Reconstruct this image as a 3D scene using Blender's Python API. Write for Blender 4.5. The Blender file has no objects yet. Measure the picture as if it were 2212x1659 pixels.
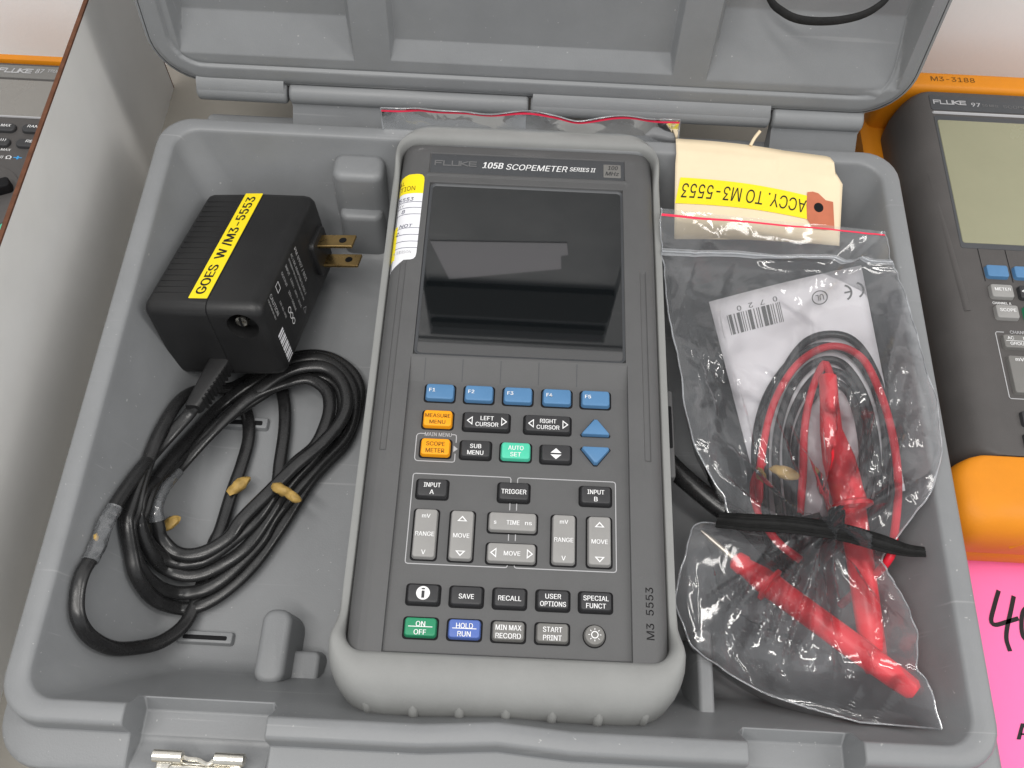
import bpy, bmesh, math, random
from mathutils import Vector, Matrix, Quaternion, noise
random.seed(7)
S = 0.001                                   # all lengths below are millimetres
scene = bpy.context.scene
COL = scene.collection
# ------------------------------------------------------------------ camera
cam_d = bpy.data.cameras.new('camera')
cam = bpy.data.objects.new('camera', cam_d); COL.objects.link(cam)
cam_d.sensor_fit = 'HORIZONTAL'; cam_d.sensor_width = 36.0
cam_d.lens = 36.0*2100/2212
cam_d.clip_start = 0.01; cam_d.clip_end = 50
cam.matrix_world = Matrix(((0.9986739, -0.05138595, 0.0031517, -0.0543*S),
                           (0.04686805, 0.88212358, -0.46868046, -210.41*S),
                           (0.0213034, 0.46820666, 0.88336215, 482.3*S),
                           (0, 0, 0, 1)))
scene.camera = cam
# ------------------------------------------------------------------ light: an indoor workbench under ceiling tubes
w = bpy.data.worlds.new('World'); scene.world = w; w.use_nodes = True
bg = w.node_tree.nodes['Background']
bg.inputs[0].default_value = (0.96, 0.98, 1.0, 1); bg.inputs[1].default_value = 0.72
def area(name, loc, target, sx, sy, power, col=(1, .97, .93)):
    d = bpy.data.lights.new(name, 'AREA'); d.shape = 'RECTANGLE'
    d.size = sx*S; d.size_y = sy*S; d.energy = power; d.color = col
    o = bpy.data.objects.new(name, d); COL.objects.link(o)
    o.location = Vector(loc)*S
    o.rotation_euler = (Vector(target)-Vector(loc)).to_track_quat('-Z', 'Y').to_euler()
    return o
area('ceiling_tube_light', (-150, -200, 1750), (0, 0, 60), 1300, 150, 9)
area('ceiling_tube_light', (-500, -700, 1750), (0, 0, 60), 1300, 150, 15)
area('ceiling_tube_light', (1150, -150, 1250), (0, 0, 60), 180, 1100, 8)
scene.view_settings.view_transform = 'Standard'
scene.view_settings.look = 'None'
scene.view_settings.exposure = -0.04
scene.view_settings.gamma = 1.0
# ------------------------------------------------------------------ measured paths (mm)
CORD_LEAD = [(-154.9,4.7,44.0),(-161.6,-6.5,46.0),(-171.0,-23.6,47.0),(-174.2,-40.3,56.0),(-177.3,-57.4,63.0),(-178.9,-70.5,67.0),(-180.1,-84.3,68.0),(-181.3,-95.6,72.0),(-181.3,-105.6,71.0),(-179.4,-114.1,68.0),(-175.9,-119.5,59.0),(-170.6,-120.6,46.0),(-164.0,-117.2,34.0),(-157.4,-112.5,26.0),(-151.3,-104.2,20.0),(-148.8,-95.0,17.0),(-147.0,-82.2,16.0),(-145.4,-62.2,16.0),(-143.3,-53.8,16.0),(-141.4,-35.0,16.0),(-138.9,-17.7,16.0),(-138.1,-2.3,16.0),(-141.5,10.9,16.0),(-146.5,17.1,16.0),(-154.0,22.3,16.0)]
CORD_COIL = [(-174.0,-39.9,55.0),(-174.7,-57.2,56.0),(-174.5,-65.9,56.0),(-171.7,-78.4,49.0),(-168.6,-87.6,43.0),(-163.2,-94.0,30.0),(-154.2,-94.4,17.0),(-145.5,-92.5,17.0),(-135.4,-85.4,17.0),(-124.0,-71.8,17.0),(-113.3,-50.9,17.0),(-103.1,-27.3,17.0),(-95.7,-15.7,17.0),(-87.5,-3.7,17.0),(-83.8,12.2,17.0),(-83.6,28.3,17.0),(-90.1,39.6,17.0),(-102.9,47.2,17.0),(-117.7,47.2,17.0),(-134.9,39.4,17.0),(-150.8,26.1,17.0),(-163.7,16.9,30.0),(-168.2,5.5,41.0),(-171.1,-12.4,48.0),(-172.7,-28.3,51.0),(-173.2,-45.8,53.0),(-173.1,-58.9,52.0),(-173.4,-68.5,53.0),(-169.1,-82.4,43.0),(-163.0,-87.9,30.0),(-154.7,-87.7,20.0),(-143.8,-85.2,20.0),(-133.9,-77.2,20.0),(-122.1,-60.6,20.0),(-116.6,-46.4,20.0),(-105.9,-28.7,20.0),(-97.4,-15.6,20.0),(-86.8,-0.4,20.0),(-84.5,14.6,20.0),(-86.9,28.2,20.0),(-96.4,40.0,20.0),(-109.5,45.1,20.0),(-127.0,39.9,20.0),(-141.0,27.5,20.0),(-154.9,13.0,20.0),(-162.3,-6.9,28.0),(-166.7,-25.1,38.0),(-170.3,-42.8,46.0),(-171.0,-57.3,48.0),(-171.4,-65.1,48.0),(-166.2,-75.4,36.0),(-161.8,-78.2,26.0),(-151.7,-79.9,23.0),(-141.0,-76.2,23.0),(-127.7,-65.2,23.0),(-119.5,-49.3,23.0),(-111.8,-31.0,23.0),(-100.6,-14.0,23.0),(-91.2,4.1,23.0),(-90.0,16.8,23.0),(-95.1,27.8,23.0),(-105.1,32.9,23.0),(-117.9,31.3,23.0),(-142.1,9.1,26.0),(-159.7,-8.9,26.0),(-167.7,-33.2,40.0),(-172.0,-48.4,51.0),(-172.3,-58.5,51.0),(-172.2,-60.8,51.0),(-169.8,-68.3,44.0),(-165.1,-73.2,34.0),(-157.3,-74.5,26.0),(-144.8,-72.2,26.0),(-131.7,-60.4,26.0),(-122.9,-48.9,26.0),(-114.8,-30.2,26.0),(-109.5,-20.3,26.0),(-100.7,-10.1,26.0),(-96.9,2.4,26.0),(-96.3,13.3,26.0),(-99.7,22.7,26.0),(-109.8,28.6,26.0),(-120.8,25.5,26.0),(-134.1,16.2,30.0),(-144.1,5.5,30.0),(-155.0,-9.7,30.0),(-164.5,-27.5,32.0),(-167.7,-42.4,40.0),(-168.2,-53.5,42.0),(-166.3,-61.8,37.0),(-165.3,-65.4,34.0),(-159.3,-70.4,30.0),(-151.4,-71.9,30.0),(-142.9,-69.1,30.0),(-134.3,-61.9,30.0),(-130.1,-53.2,30.0),(-119.4,-38.5,30.0),(-108.3,-23.5,30.0),(-96.6,-10.2,30.0),(-88.7,2.5,30.0),(-86.7,14.2,30.0),(-91.0,25.9,30.0),(-99.8,33.5,30.0),(-111.3,33.6,30.0),(-123.3,28.1,30.0),(-134.2,17.0,30.0)]
CORD_STRAND = [(-126.0,28.9,16.0),(-122.3,16.9,16.0),(-120.1,2.7,16.0),(-119.5,-16.6,16.0),(-119.1,-27.8,16.0),(-122.1,-39.0,16.0)]
TAPE = [(-137.0,-31.2,20.0),(-112.1,-37.6,34.0),(-163.7,-56.4,30.0),(-180.5,-78.2,69.0)]
BAG = [((70.9,110.9,80.0),(128.1,105.4,82.0),(182.5,97.0,88.0)),((71.2,99.0,76.0),(129.7,97.5,77.0),(183.2,88.4,88.0)),((71.9,87.3,74.0),(130.9,87.6,74.0),(183.4,77.7,88.0)),((73.3,73.0,72.0),(133.3,76.7,72.0),(186.5,69.7,87.0)),((75.1,48.8,71.0),(135.5,53.1,72.0),(189.4,48.4,87.0)),((80.1,21.2,69.0),(137.7,22.0,76.0),(191.8,20.3,87.0)),((83.7,-10.1,67.0),(139.8,-12.1,78.0),(194.1,-13.2,87.0)),((92.2,-29.7,64.0),(140.0,-35.9,77.0),(186.9,-39.9,85.0)),((99.9,-41.5,60.0),(139.2,-48.1,74.0),(179.0,-51.5,80.0)),((101.1,-51.7,57.0),(134.8,-59.3,71.0),(170.4,-62.7,74.0)),((87.1,-53.3,58.0),(125.5,-63.4,70.0),(165.1,-69.7,72.0)),((81.5,-66.5,58.0),(123.5,-73.1,69.0),(166.2,-77.0,72.0)),((76.9,-87.0,54.0),(124.1,-88.1,67.0),(170.6,-87.9,75.0)),((83.1,-105.3,50.0),(128.4,-104.5,67.0),(172.8,-102.4,78.0)),((94.4,-114.4,48.0),(133.0,-116.9,67.0),(170.9,-117.9,79.0)),((116.9,-126.1,48.0),(147.6,-126.1,62.0),(176.1,-126.3,76.0)),((151.8,-137.3,57.0),(167.9,-138.3,60.0),(178.9,-141.2,74.0))]
BACKBAG = [((-78.9,159.0,93.0),(80.4,161.5,93.0)),((-78.8,157.0,84.0),(81.2,160.1,84.0)),((-77.9,153.7,74.0),(81.9,158.3,74.0)),((-77.0,149.5,62.0),(82.0,154.9,62.0))]
CARD = [(100.7,75.4,48.0),(178.8,93.2,63.0),(181.4,-36.0,69.0),(121.8,-48.5,48.0)]
TAG = [(81.9,157.8,83.0),(162.4,150.6,78.0),(170.2,137.3,76.0),(163.4,103.1,64.0),(80.1,102.1,68.0),(122.1,155.8,82.0)]
TAGLAB = [(82.8,135.8,76.0),(152.8,128.3,72.5),(150.4,115.7,71.0),(80.1,121.4,74.0),(117.0,132.6,75.0)]
TAGHOLE = [(156.5,121.6,72.0)]
LEAD_BLACK = [[(119.6,-50.4,56.0),(121.3,-19.9,56.0),(124.7,4.5,57.0),(134.1,29.5,59.5),(145.5,45.1,62.5),(158.5,48.4,65.5),(168.6,42.2,68.0),(175.4,23.9,69.5),(177.8,0.9,70.5),(176.9,-22.8,70.0),(172.5,-45.5,69.0)],[(126.8,-54.5,56.0),(126.1,-26.8,56.0),(128.8,-2.6,56.5),(137.5,21.1,58.5),(149.4,33.8,61.5),(160.6,32.8,64.5),(168.4,17.4,66.5),(171.3,-2.7,67.0),(170.7,-24.2,67.0),(167.4,-44.7,66.0)],[(131.4,-54.4,56.5),(131.2,-26.7,56.5),(133.6,-2.5,57.0),(141.7,16.9,59.5),(152.8,28.5,62.0),(163.0,23.8,64.5),(168.2,5.1,66.0),(167.7,-16.9,66.0),(164.1,-39.9,65.0)],[(133.3,-53.3,60.0),(133.6,-28.1,60.0),(136.0,-8.0,61.0),(143.6,10.4,62.5),(153.0,21.2,65.0),(161.2,15.5,67.0),(164.5,-1.1,68.0),(163.9,-22.7,68.0),(158.9,-43.1,66.5)],[(124.1,-61.3,56.0),(118.0,-33.7,54.5),(117.9,-9.7,54.5),(124.6,15.2,56.0),(137.7,34.8,59.0),(151.7,42.5,63.0),(165.3,37.8,66.0),(173.2,20.7,68.0),(176.0,0.3,69.0),(174.7,-22.3,68.5),(170.2,-42.8,67.5)]]
LEAD_RED = [[(116.7,-39.8,58.0),(119.6,-16.3,58.5),(127.0,10.5,60.5),(139.9,31.4,64.0),(155.6,39.8,68.0),(168.7,32.5,71.0),(175.0,12.1,72.5),(177.5,-12.6,73.5),(176.6,-35.6,73.0),(172.3,-57.6,72.0),(167.3,-71.4,71.0)],[(120.1,-20.4,57.0),(115.2,-31.9,55.5),(116.7,-46.0,56.0),(123.7,-59.8,58.0),(132.9,-68.7,60.0)],[(133.6,-47.6,63.0),(136.7,-27.2,64.0),(139.2,-5.7,64.5),(143.8,13.7,66.0),(151.3,29.8,67.5),(153.6,21.9,68.5)]]
PROBE_A = [(90.4,-53.5,50.0),(104.8,-66.1,50.0),(117.9,-76.6,50.0),(139.4,-94.6,54.0),(174.8,-125.4,65.0)]
PROBE_B = [(151.9,22.3,69.0),(150.7,-6.7,68.0),(156.5,-43.0,66.0),(159.0,-63.6,62.0),(164.6,-115.2,50.0)]
ELASTIC = [(95.7,-53.4,62.0),(104.6,-57.3,68.0),(123.9,-60.2,73.0),(143.5,-63.0,75.0),(159.5,-65.7,75.0),(173.9,-67.2,74.0),(183.2,-67.1,72.0)]
SLEEVE = [(72.2,-10.4,42.0),(81.1,-21.4,44.0),(91.2,-31.9,46.0),(101.6,-41.1,47.0),(114.3,-49.7,47.0)]
STRAP = [(111.9,194.6,160.3),(115.6,185.5,151.7),(121.1,179.3,150.4),(127.9,176.2,149.3),(136.6,174.3,149.9),(147.6,174.4,151.0),(158.5,176.6,152.8),(165.9,180.0,155.4),(171.6,186.2,157.3),(173.9,195.0,163.6)]
PINK_4 = [[(251.5,-59.4),(248.0,-67.0),(244.8,-74.9),(246.5,-77.2),(252.9,-75.3),(258.9,-73.3)],[(258.7,-61.9),(255.6,-69.9),(252.0,-78.9),(250.7,-84.6),(251.4,-90.1)],[(266.5,-66.0),(262.1,-69.5),(259.8,-76.1),(259.5,-82.5),(262.9,-85.5)]]
PINK_T = [[(264.1,-27.8),(268.3,-34.2)],[(263.3,-36.6),(273.7,-36.6)],[(263.1,-38.5),(273.3,-38.5)],[(247.4,-131.7),(252.7,-124.2)]]
# ------------------------------------------------------------------ materials
def mat(name, col, rough=.5, spec=.5, metal=0., var=.0, vscale=60., bump=.0, bscale=900., bdist=.0004, coat=0., ior=1.45, speck=0., trans=0., scuff=0.):
    m = bpy.data.materials.new(name); m.use_nodes = True
    nt = m.node_tree; N = nt.nodes; L = nt.links
    p = N['Principled BSDF']
    c = (col[0], col[1], col[2], 1)
    p.inputs['Base Color'].default_value = c
    p.inputs['Roughness'].default_value = rough
    p.inputs['Metallic'].default_value = metal
    p.inputs['Specular IOR Level'].default_value = spec
    p.inputs['IOR'].default_value = ior
    p.inputs['Coat Weight'].default_value = coat
    p.inputs['Coat Roughness'].default_value = .12
    if trans: p.inputs['Transmission Weight'].default_value = trans
    tc = N.new('ShaderNodeTexCoord')
    if var or speck:
        n1 = N.new('ShaderNodeTexNoise'); n1.inputs['Scale'].default_value = vscale
        n1.inputs['Detail'].default_value = 6; n1.inputs['Roughness'].default_value = .65
        L.new(tc.outputs['Object'], n1.inputs['Vector'])
        mr = N.new('ShaderNodeMapRange'); mr.inputs[1].default_value = .3; mr.inputs[2].default_value = .7
        mr.inputs[3].default_value = 1-var; mr.inputs[4].default_value = 1+var
        L.new(n1.outputs[0], mr.inputs[0])
        mx = N.new('ShaderNodeVectorMath'); mx.operation = 'SCALE'
        mx.inputs[0].default_value = col
        L.new(mr.outputs[0], mx.inputs['Scale'])
        last = mx.outputs[0]
        if speck:                                   # stray dust specks
            n3 = N.new('ShaderNodeTexNoise'); n3.inputs['Scale'].default_value = 520; n3.inputs['Detail'].default_value = 1
            L.new(tc.outputs['Object'], n3.inputs['Vector'])
            r3 = N.new('ShaderNodeMapRange'); r3.inputs[1].default_value = .765; r3.inputs[2].default_value = .79
            L.new(n3.outputs[0], r3.inputs[0])
            mm = N.new('ShaderNodeMix'); mm.data_type = 'RGBA'
            mu = N.new('ShaderNodeMath'); mu.operation = 'MULTIPLY'; mu.inputs[1].default_value = speck
            L.new(r3.outputs[0], mu.inputs[0]); L.new(mu.outputs[0], mm.inputs[0])
            L.new(last, mm.inputs[6]); mm.inputs[7].default_value = (.55, .55, .53, 1)
            last = mm.outputs[2]
        if scuff:                                   # faint dragged scuff streaks
            for rz_ in (.5, -.9):
                mp = N.new('ShaderNodeMapping'); mp.inputs['Rotation'].default_value = (0, 0, rz_); mp.inputs['Scale'].default_value = (9, 420, 30)
                L.new(tc.outputs['Object'], mp.inputs[0])
                n4 = N.new('ShaderNodeTexNoise'); n4.inputs['Scale'].default_value = 1; n4.inputs['Detail'].default_value = 2
                L.new(mp.outputs[0], n4.inputs['Vector'])
                r4 = N.new('ShaderNodeMapRange'); r4.inputs[1].default_value = .7; r4.inputs[2].default_value = .8; r4.inputs[4].default_value = scuff
                L.new(n4.outputs[0], r4.inputs[0])
                m4 = N.new('ShaderNodeMix'); m4.data_type = 'RGBA'
                L.new(r4.outputs[0], m4.inputs[0]); L.new(last, m4.inputs[6]); m4.inputs[7].default_value = (.42, .42, .42, 1)
                last = m4.outputs[2]
        L.new(last, p.inputs['Base Color'])
        rr = N.new('ShaderNodeMapRange'); rr.inputs[1].default_value = .3; rr.inputs[2].default_value = .7
        rr.inputs[3].default_value = max(.02, rough-.08); rr.inputs[4].default_value = min(1, rough+.08)
        L.new(n1.outputs[0], rr.inputs[0]); L.new(rr.outputs[0], p.inputs['Roughness'])
    if bump:
        n2 = N.new('ShaderNodeTexNoise'); n2.inputs['Scale'].default_value = bscale; n2.inputs['Detail'].default_value = 3
        L.new(tc.outputs['Object'], n2.inputs['Vector'])
        b = N.new('ShaderNodeBump'); b.inputs['Strength'].default_value = bump; b.inputs['Distance'].default_value = bdist
        L.new(n2.outputs[0], b.inputs['Height']); L.new(b.outputs[0], p.inputs['Normal'])
    return m
M = {}
M['case'] = mat('case_grey_polyethylene', (.207, .213, .219), .42, .45, var=.06, vscale=28, bump=.35, bscale=1300, bdist=.0002, speck=.35, scuff=.3)
M['holster'] = mat('grey_rubber', (.245, .248, .242), .6, .3, var=.06, vscale=40, bump=.15, bscale=900)
M['body'] = mat('dark_grey_plastic', (.093, .093, .094), .5, .45, var=.05, vscale=60, bump=.3, bscale=1800, bdist=.00015)
M['panel'] = mat('keypad_panel_grey', (.092, .092, .094), .52, .4, var=.05, vscale=50, bump=.2, bscale=2200, bdist=.0001)
M['plate'] = mat('name_plate_grey', (.062, .065, .07), .4, .45, var=.03)
M['glass'] = mat('display_glass', (.005, .0062, .007), .03, 1.0, ior=1.66)
M['gap'] = mat('black_gap', (.008, .008, .009), .7, .2)
M['blue'] = mat('blue_key', (.082, .20, .37), .45, .4, var=.04, vscale=90)
M['orange'] = mat('orange_key', (.86, .34, .006), .45, .4, var=.04, vscale=90)
M['teal'] = mat('teal_key', (.075, .53, .35), .45, .4, var=.05, vscale=90)
M['dark'] = mat('charcoal_key', (.036, .036, .038), .5, .4, var=.06, vscale=90)
M['light'] = mat('light_grey_key', (.275, .27, .262), .5, .4, var=.04, vscale=90)
M['mid'] = mat('mid_grey_key', (.17, .166, .158), .5, .4, var=.04, vscale=90)
M['green'] = mat('green_key', (.022, .235, .115), .45, .4, var=.04, vscale=90)
M['indigo'] = mat('indigo_key', (.085, .145, .42), .45, .4, var=.04, vscale=90)
M['white'] = mat('white_print', (.78, .78, .78), .6, .3)
M['grey_print'] = mat('grey_print', (.42, .42, .43), .6, .3)
M['emboss'] = mat('embossed_grey', (.14, .14, .142), .4, .5)
M['black_print'] = mat('black_print', (.015, .015, .016), .6, .3)
M['ink'] = mat('pen_ink', (.03, .03, .09), .6, .3)
M['brown_print'] = mat('brown_print', (.16, .07, .01), .6, .3)
M['sticker'] = mat('white_sticker', (.80, .80, .83), .45, .4, var=.015)
M['sticker_y'] = mat('yellow_sticker', (.90, .74, .015), .45, .4, var=.02)
M['tape_y'] = mat('yellow_label_tape', (.88, .70, .012), .4, .4, var=.02)
M['black'] = mat('black_plastic', (.012, .012, .0125), .42, .5, var=.1, vscale=60, bump=.35, bscale=1500, bdist=.0002)
M['cord'] = mat('black_cord_rubber', (.014, .014, .0145), .27, .6, var=.12, vscale=120, bump=.1, bscale=500)
M['brass'] = mat('brass_blade', (.50, .34, .14), .3, .5, metal=1., var=.1, vscale=150)
M['nickel'] = mat('nickel', (.72, .69, .62), .22, .5, metal=1., var=.08, vscale=200, bump=.1, bscale=700)
M['steel'] = mat('dull_steel', (.55, .5, .43), .35, .5, metal=.8, var=.1, vscale=200)
M['residue'] = mat('dried_tape_residue', (.40, .26, .075), .55, .4, var=.3, vscale=200, bump=.6, bscale=500, bdist=.001)
M['manila'] = mat('manila_card', (.78, .65, .455), .7, .2, var=.03, vscale=40, bump=.1, bscale=900)
M['eyelet'] = mat('red_brown_paper', (.50, .16, .09), .7, .2, var=.08, vscale=120)
M['card'] = mat('white_card', (.80, .775, .81), .6, .25, var=.015)
M['red'] = mat('red_plastic', (.88, .018, .035), .38, .45, var=.05, vscale=80)
M['redwire'] = mat('red_silicone_wire', (.62, .012, .03), .4, .45, var=.08, vscale=120)
M['blackwire'] = mat('black_silicone_wire', (.014, .017, .019), .38, .5, var=.12, vscale=120)
M['elastic'] = mat('black_elastic', (.02, .02, .02), .85, .2, var=.25, vscale=300, bump=.6, bscale=1400, bdist=.0004)
M['partition'] = mat('painted_board', (.80, .79, .77), .55, .35, var=.03, vscale=25, bump=.12, bscale=700)
M['boardedge'] = mat('raw_board_edge', (.12, .052, .03), .8, .2, var=.25, vscale=200)
M['table'] = mat('bench_top', (.32, .30, .265), .55, .35, var=.08, vscale=18, bump=.1, bscale=400)
M['wall'] = mat('white_wall', (.88, .88, .885), .85, .2, var=.012, vscale=12, bump=.2, bscale=420, bdist=.0005)
M['yellow_h'] = mat('orange_yellow_holster', (.66, .23, .009), .5, .35, var=.05, vscale=40, bump=.15, bscale=700)
M['lcd_green'] = mat('green_grey_lcd', (.27, .265, .175), .22, .5, var=.05, vscale=14)
M['lcd_grey'] = mat('grey_lcd', (.22, .21, .195), .25, .5, var=.05, vscale=14)
M['meter'] = mat('meter_charcoal', (.075, .07, .068), .55, .4, var=.08, vscale=50, bump=.3, bscale=1500, bdist=.0002)
M['pink'] = mat('neon_pink_paper', (.95, .20, .45), .75, .15, var=.02)
M['cyan'] = mat('cyan_print', (.05, .35, .75), .6, .3)
M['redline'] = mat('red_seal_line', (.75, .03, .08), .5, .3)
def film_mat(name, haze, tint=(.99, .995, 1.0), rough=.09):
    m = bpy.data.materials.new(name); m.use_nodes = True
    nt = m.node_tree; N = nt.nodes; L = nt.links
    N.remove(N['Principled BSDF']); out = N['Material Output']
    tr = N.new('ShaderNodeBsdfTransparent'); tr.inputs[0].default_value = (*tint, 1)
    df = N.new('ShaderNodeBsdfTranslucent'); df.inputs[0].default_value = (.85, .88, .92, 1)
    d2 = N.new('ShaderNodeBsdfDiffuse'); d2.inputs[0].default_value = (.85, .88, .92, 1)
    dm = N.new('ShaderNodeMixShader'); dm.inputs[0].default_value = .6
    L.new(df.outputs[0], dm.inputs[1]); L.new(d2.outputs[0], dm.inputs[2])
    m1 = N.new('ShaderNodeMixShader'); m1.inputs[0].default_value = haze
    L.new(tr.outputs[0], m1.inputs[1]); L.new(dm.outputs[0], m1.inputs[2])
    tn = N.new('ShaderNodeTexCoord'); hn = N.new('ShaderNodeTexNoise'); hn.inputs['Scale'].default_value = 38; hn.inputs['Detail'].default_value = 4; hn.inputs['Distortion'].default_value = 1.5
    L.new(tn.outputs['Object'], hn.inputs['Vector'])          # slight random unevenness in the film haze
    hr = N.new('ShaderNodeMapRange'); hr.inputs[1].default_value = .35; hr.inputs[2].default_value = .72; hr.inputs[3].default_value = haze*.9; hr.inputs[4].default_value = haze*1.12
    L.new(hn.outputs[0], hr.inputs[0]); L.new(hr.outputs[0], m1.inputs[0])
    gl = N.new('ShaderNodeBsdfGlossy'); gl.inputs['Roughness'].default_value = rough
    fr = N.new('ShaderNodeFresnel'); fr.inputs[0].default_value = 1.65
    m2 = N.new('ShaderNodeMixShader')
    L.new(fr.outputs[0], m2.inputs[0]); L.new(m1.outputs[0], m2.inputs[1]); L.new(gl.outputs[0], m2.inputs[2])
    tc = N.new('ShaderNodeTexCoord')
    n2 = N.new('ShaderNodeTexNoise'); n2.inputs['Scale'].default_value = 60; n2.inputs['Detail'].default_value = 2
    n2.inputs['Distortion'].default_value = 1.2
    L.new(tc.outputs['Object'], n2.inputs['Vector'])
    b = N.new('ShaderNodeBump'); b.inputs['Strength'].default_value = .22; b.inputs['Distance'].default_value = .002
    L.new(n2.outputs[0], b.inputs['Height']); L.new(b.outputs[0], gl.inputs['Normal']); L.new(b.outputs[0], fr.inputs['Normal'])
    L.new(m2.outputs[0], out.inputs[0])
    return m
M['film'] = film_mat('clear_polythene', .085)
M['film_pleat'] = film_mat('folded_polythene', .16)
M['film_edge'] = film_mat('polythene_seam', .34)
# ------------------------------------------------------------------ builders
def tag(o, label=None, cat=None, group=None, kind=None):
    if label: o['label'] = label
    if cat: o['category'] = cat
    if group: o['group'] = group
    if kind: o['kind'] = kind
    return o
def thing(name, label, cat, loc=(0, 0, 0), rot=None, group=None):
    o = bpy.data.objects.new(name, None); COL.objects.link(o)
    o.empty_display_size = .02
    o.location = Vector(loc)*S
    if rot is not None:
        if isinstance(rot, Matrix): o.rotation_euler = rot.to_euler()
        else: o.rotation_euler = rot
    return tag(o, label, cat, group)
def obj(name, V, F, m, parent=None, smooth=40, loc=None, rot=None):
    me = bpy.data.meshes.new(name)
    me.from_pydata([tuple(c*S for c in v) for v in V], [], F)
    bm = bmesh.new(); bm.from_mesh(me)
    bmesh.ops.recalc_face_normals(bm, faces=bm.faces)
    bm.to_mesh(me); bm.free()
    me.materials.append(M[m] if isinstance(m, str) else m)
    o = bpy.data.objects.new(name, me); COL.objects.link(o)
    if parent is not None: o.parent = parent
    if loc is not None: o.location = Vector(loc)*S
    if rot is not None: o.rotation_euler = rot
    if smooth:
        me.shade_smooth()
        me.set_sharp_from_angle(angle=math.radians(smooth))
    return o
def rr(x0, x1, y0, y1, r, n=6):
    """rounded rectangle, counter-clockwise"""
    r = max(.01, min(r, (x1-x0)/2-.001, (y1-y0)/2-.001)); P = []
    for cx, cy, a in ((x1-r, y1-r, 0), (x0+r, y1-r, 90), (x0+r, y0+r, 180), (x1-r, y0+r, 270)):
        for i in range(n+1):
            t = math.radians(a+90*i/n); P.append((cx+r*math.cos(t), cy+r*math.sin(t)))
    return P
def loft(loops, cap0=True, cap1=True):
    V = []; F = []; n = len(loops[0])
    for l in loops: V += l
    for k in range(len(loops)-1):
        for i in range(n):
            j = (i+1) % n
            F.append((k*n+i, k*n+j, (k+1)*n+j, (k+1)*n+i))
    if cap0: F.append(tuple(range(n))[::-1])
    if cap1: F.append(tuple(range((len(loops)-1)*n, len(loops)*n)))
    return V, F
def lift(P, z): return [(x, y, z) for x, y in P]
def plate(w, h, r, z0, z1, ch=.6, cx=0, cy=0, n=5, taper=0.):
    """rounded slab with a softened top edge"""
    L = [lift(rr(cx-w/2-taper, cx+w/2+taper, cy-h/2-taper, cy+h/2+taper, r+taper, n), z0)]
    L.append(lift(rr(cx-w/2, cx+w/2, cy-h/2, cy+h/2, r, n), z1-ch))
    for k in (1, 2, 3):
        a = math.radians(30*k); q = ch*(1-math.cos(a)); zz = z1-ch+ch*math.sin(a)
        L.append(lift(rr(cx-w/2+q, cx+w/2-q, cy-h/2+q, cy+h/2-q, max(.05, r-q), n), zz))
    return loft(L)
def box(x0, x1, y0, y1, z0, z1):
    V = [(x, y, z) for z in (z0, z1) for x, y in ((x0, y0), (x1, y0), (x1, y1), (x0, y1))]
    return V, [(3, 2, 1, 0), (4, 5, 6, 7), (0, 1, 5, 4), (1, 2, 6, 5), (2, 3, 7, 6), (3, 0, 4, 7)]
def join(*parts):
    V = []; F = []
    for v, f in parts:
        b = len(V); V += v; F += [tuple(i+b for i in q) for q in f]
    return V, F
def grid(nx, ny, fn):
    V = [fn(i, j) for j in range(ny) for i in range(nx)]
    F = [(j*nx+i, j*nx+i+1, (j+1)*nx+i+1, (j+1)*nx+i) for j in range(ny-1) for i in range(nx-1)]
    return V, F
def spline(P, step=2.):
    """Catmull-Rom resample"""
    P = [Vector(p) for p in P]; Q = [P[0]*2-P[1]]+P+[P[-1]*2-P[-2]]; out = []
    for i in range(1, len(Q)-2):
        a, b, c, d = Q[i-1:i+3]; n = max(2, int((c-b).length/step))
        for k in range(n):
            t = k/n
            out.append(.5*((2*b)+(c-a)*t+(2*a-5*b+4*c-d)*t*t+(3*b-a-3*c+d)*t**3))
    out.append(P[-1].copy()); return out
def tube(P, r, n=10, flat=None, caps=True, prof=None):
    """sweep; r number or list; flat=(half width, half height) keeps the wide side level"""
    P = [Vector(p) for p in P]; loops = []; up = Vector((0, 0, 1)); prev = None
    for i, p in enumerate(P):
        t = (P[min(i+1, len(P)-1)]-P[max(i-1, 0)]).normalized()
        if flat:
            s = t.cross(up)
            s = s.normalized() if s.length > 1e-4 else Vector((1, 0, 0))
            u = s.cross(t)
        else:
            if prev is None: prev = Vector((0, 0, 1)) if abs(t.z) < .9 else Vector((1, 0, 0))
            u = (prev-t*prev.dot(t)).normalized(); s = t.cross(u); prev = u
        rad = r[i] if isinstance(r, (list, tuple)) else r
        L = []
        for k in range(n):
            a = 2*math.pi*k/n
            if prof: dx, dy = (q*rad for q in prof(a))
            elif flat: dx, dy = flat[0]*math.cos(a), flat[1]*math.sin(a)
            else: dx, dy = rad*math.cos(a), rad*math.sin(a)
            L.append(tuple(p+s*dx+u*dy))
        loops.append(L)
    return loft(loops, caps, caps)
def revolve(prof, n=24, axis='z', c=(0, 0, 0)):
    """prof list of (r, h)"""
    loops = []
    for r, h in prof:
        L = []
        for k in range(n):
            a = 2*math.pi*k/n; q = (r*math.cos(a), r*math.sin(a))
            p = {'z': (q[0], q[1], h), 'x': (h, q[0], q[1]), 'y': (q[0], h, q[1])}[axis]
            L.append((p[0]+c[0], p[1]+c[1], p[2]+c[2]))
        loops.append(L)
    return loft(loops)
try: FONT = bpy.data.fonts.load(bpy.utils.system_resource('DATAFILES', path='fonts')+'/Inter.woff2')   # ships with Blender
except Exception: FONT = None
_tc = {}
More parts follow.
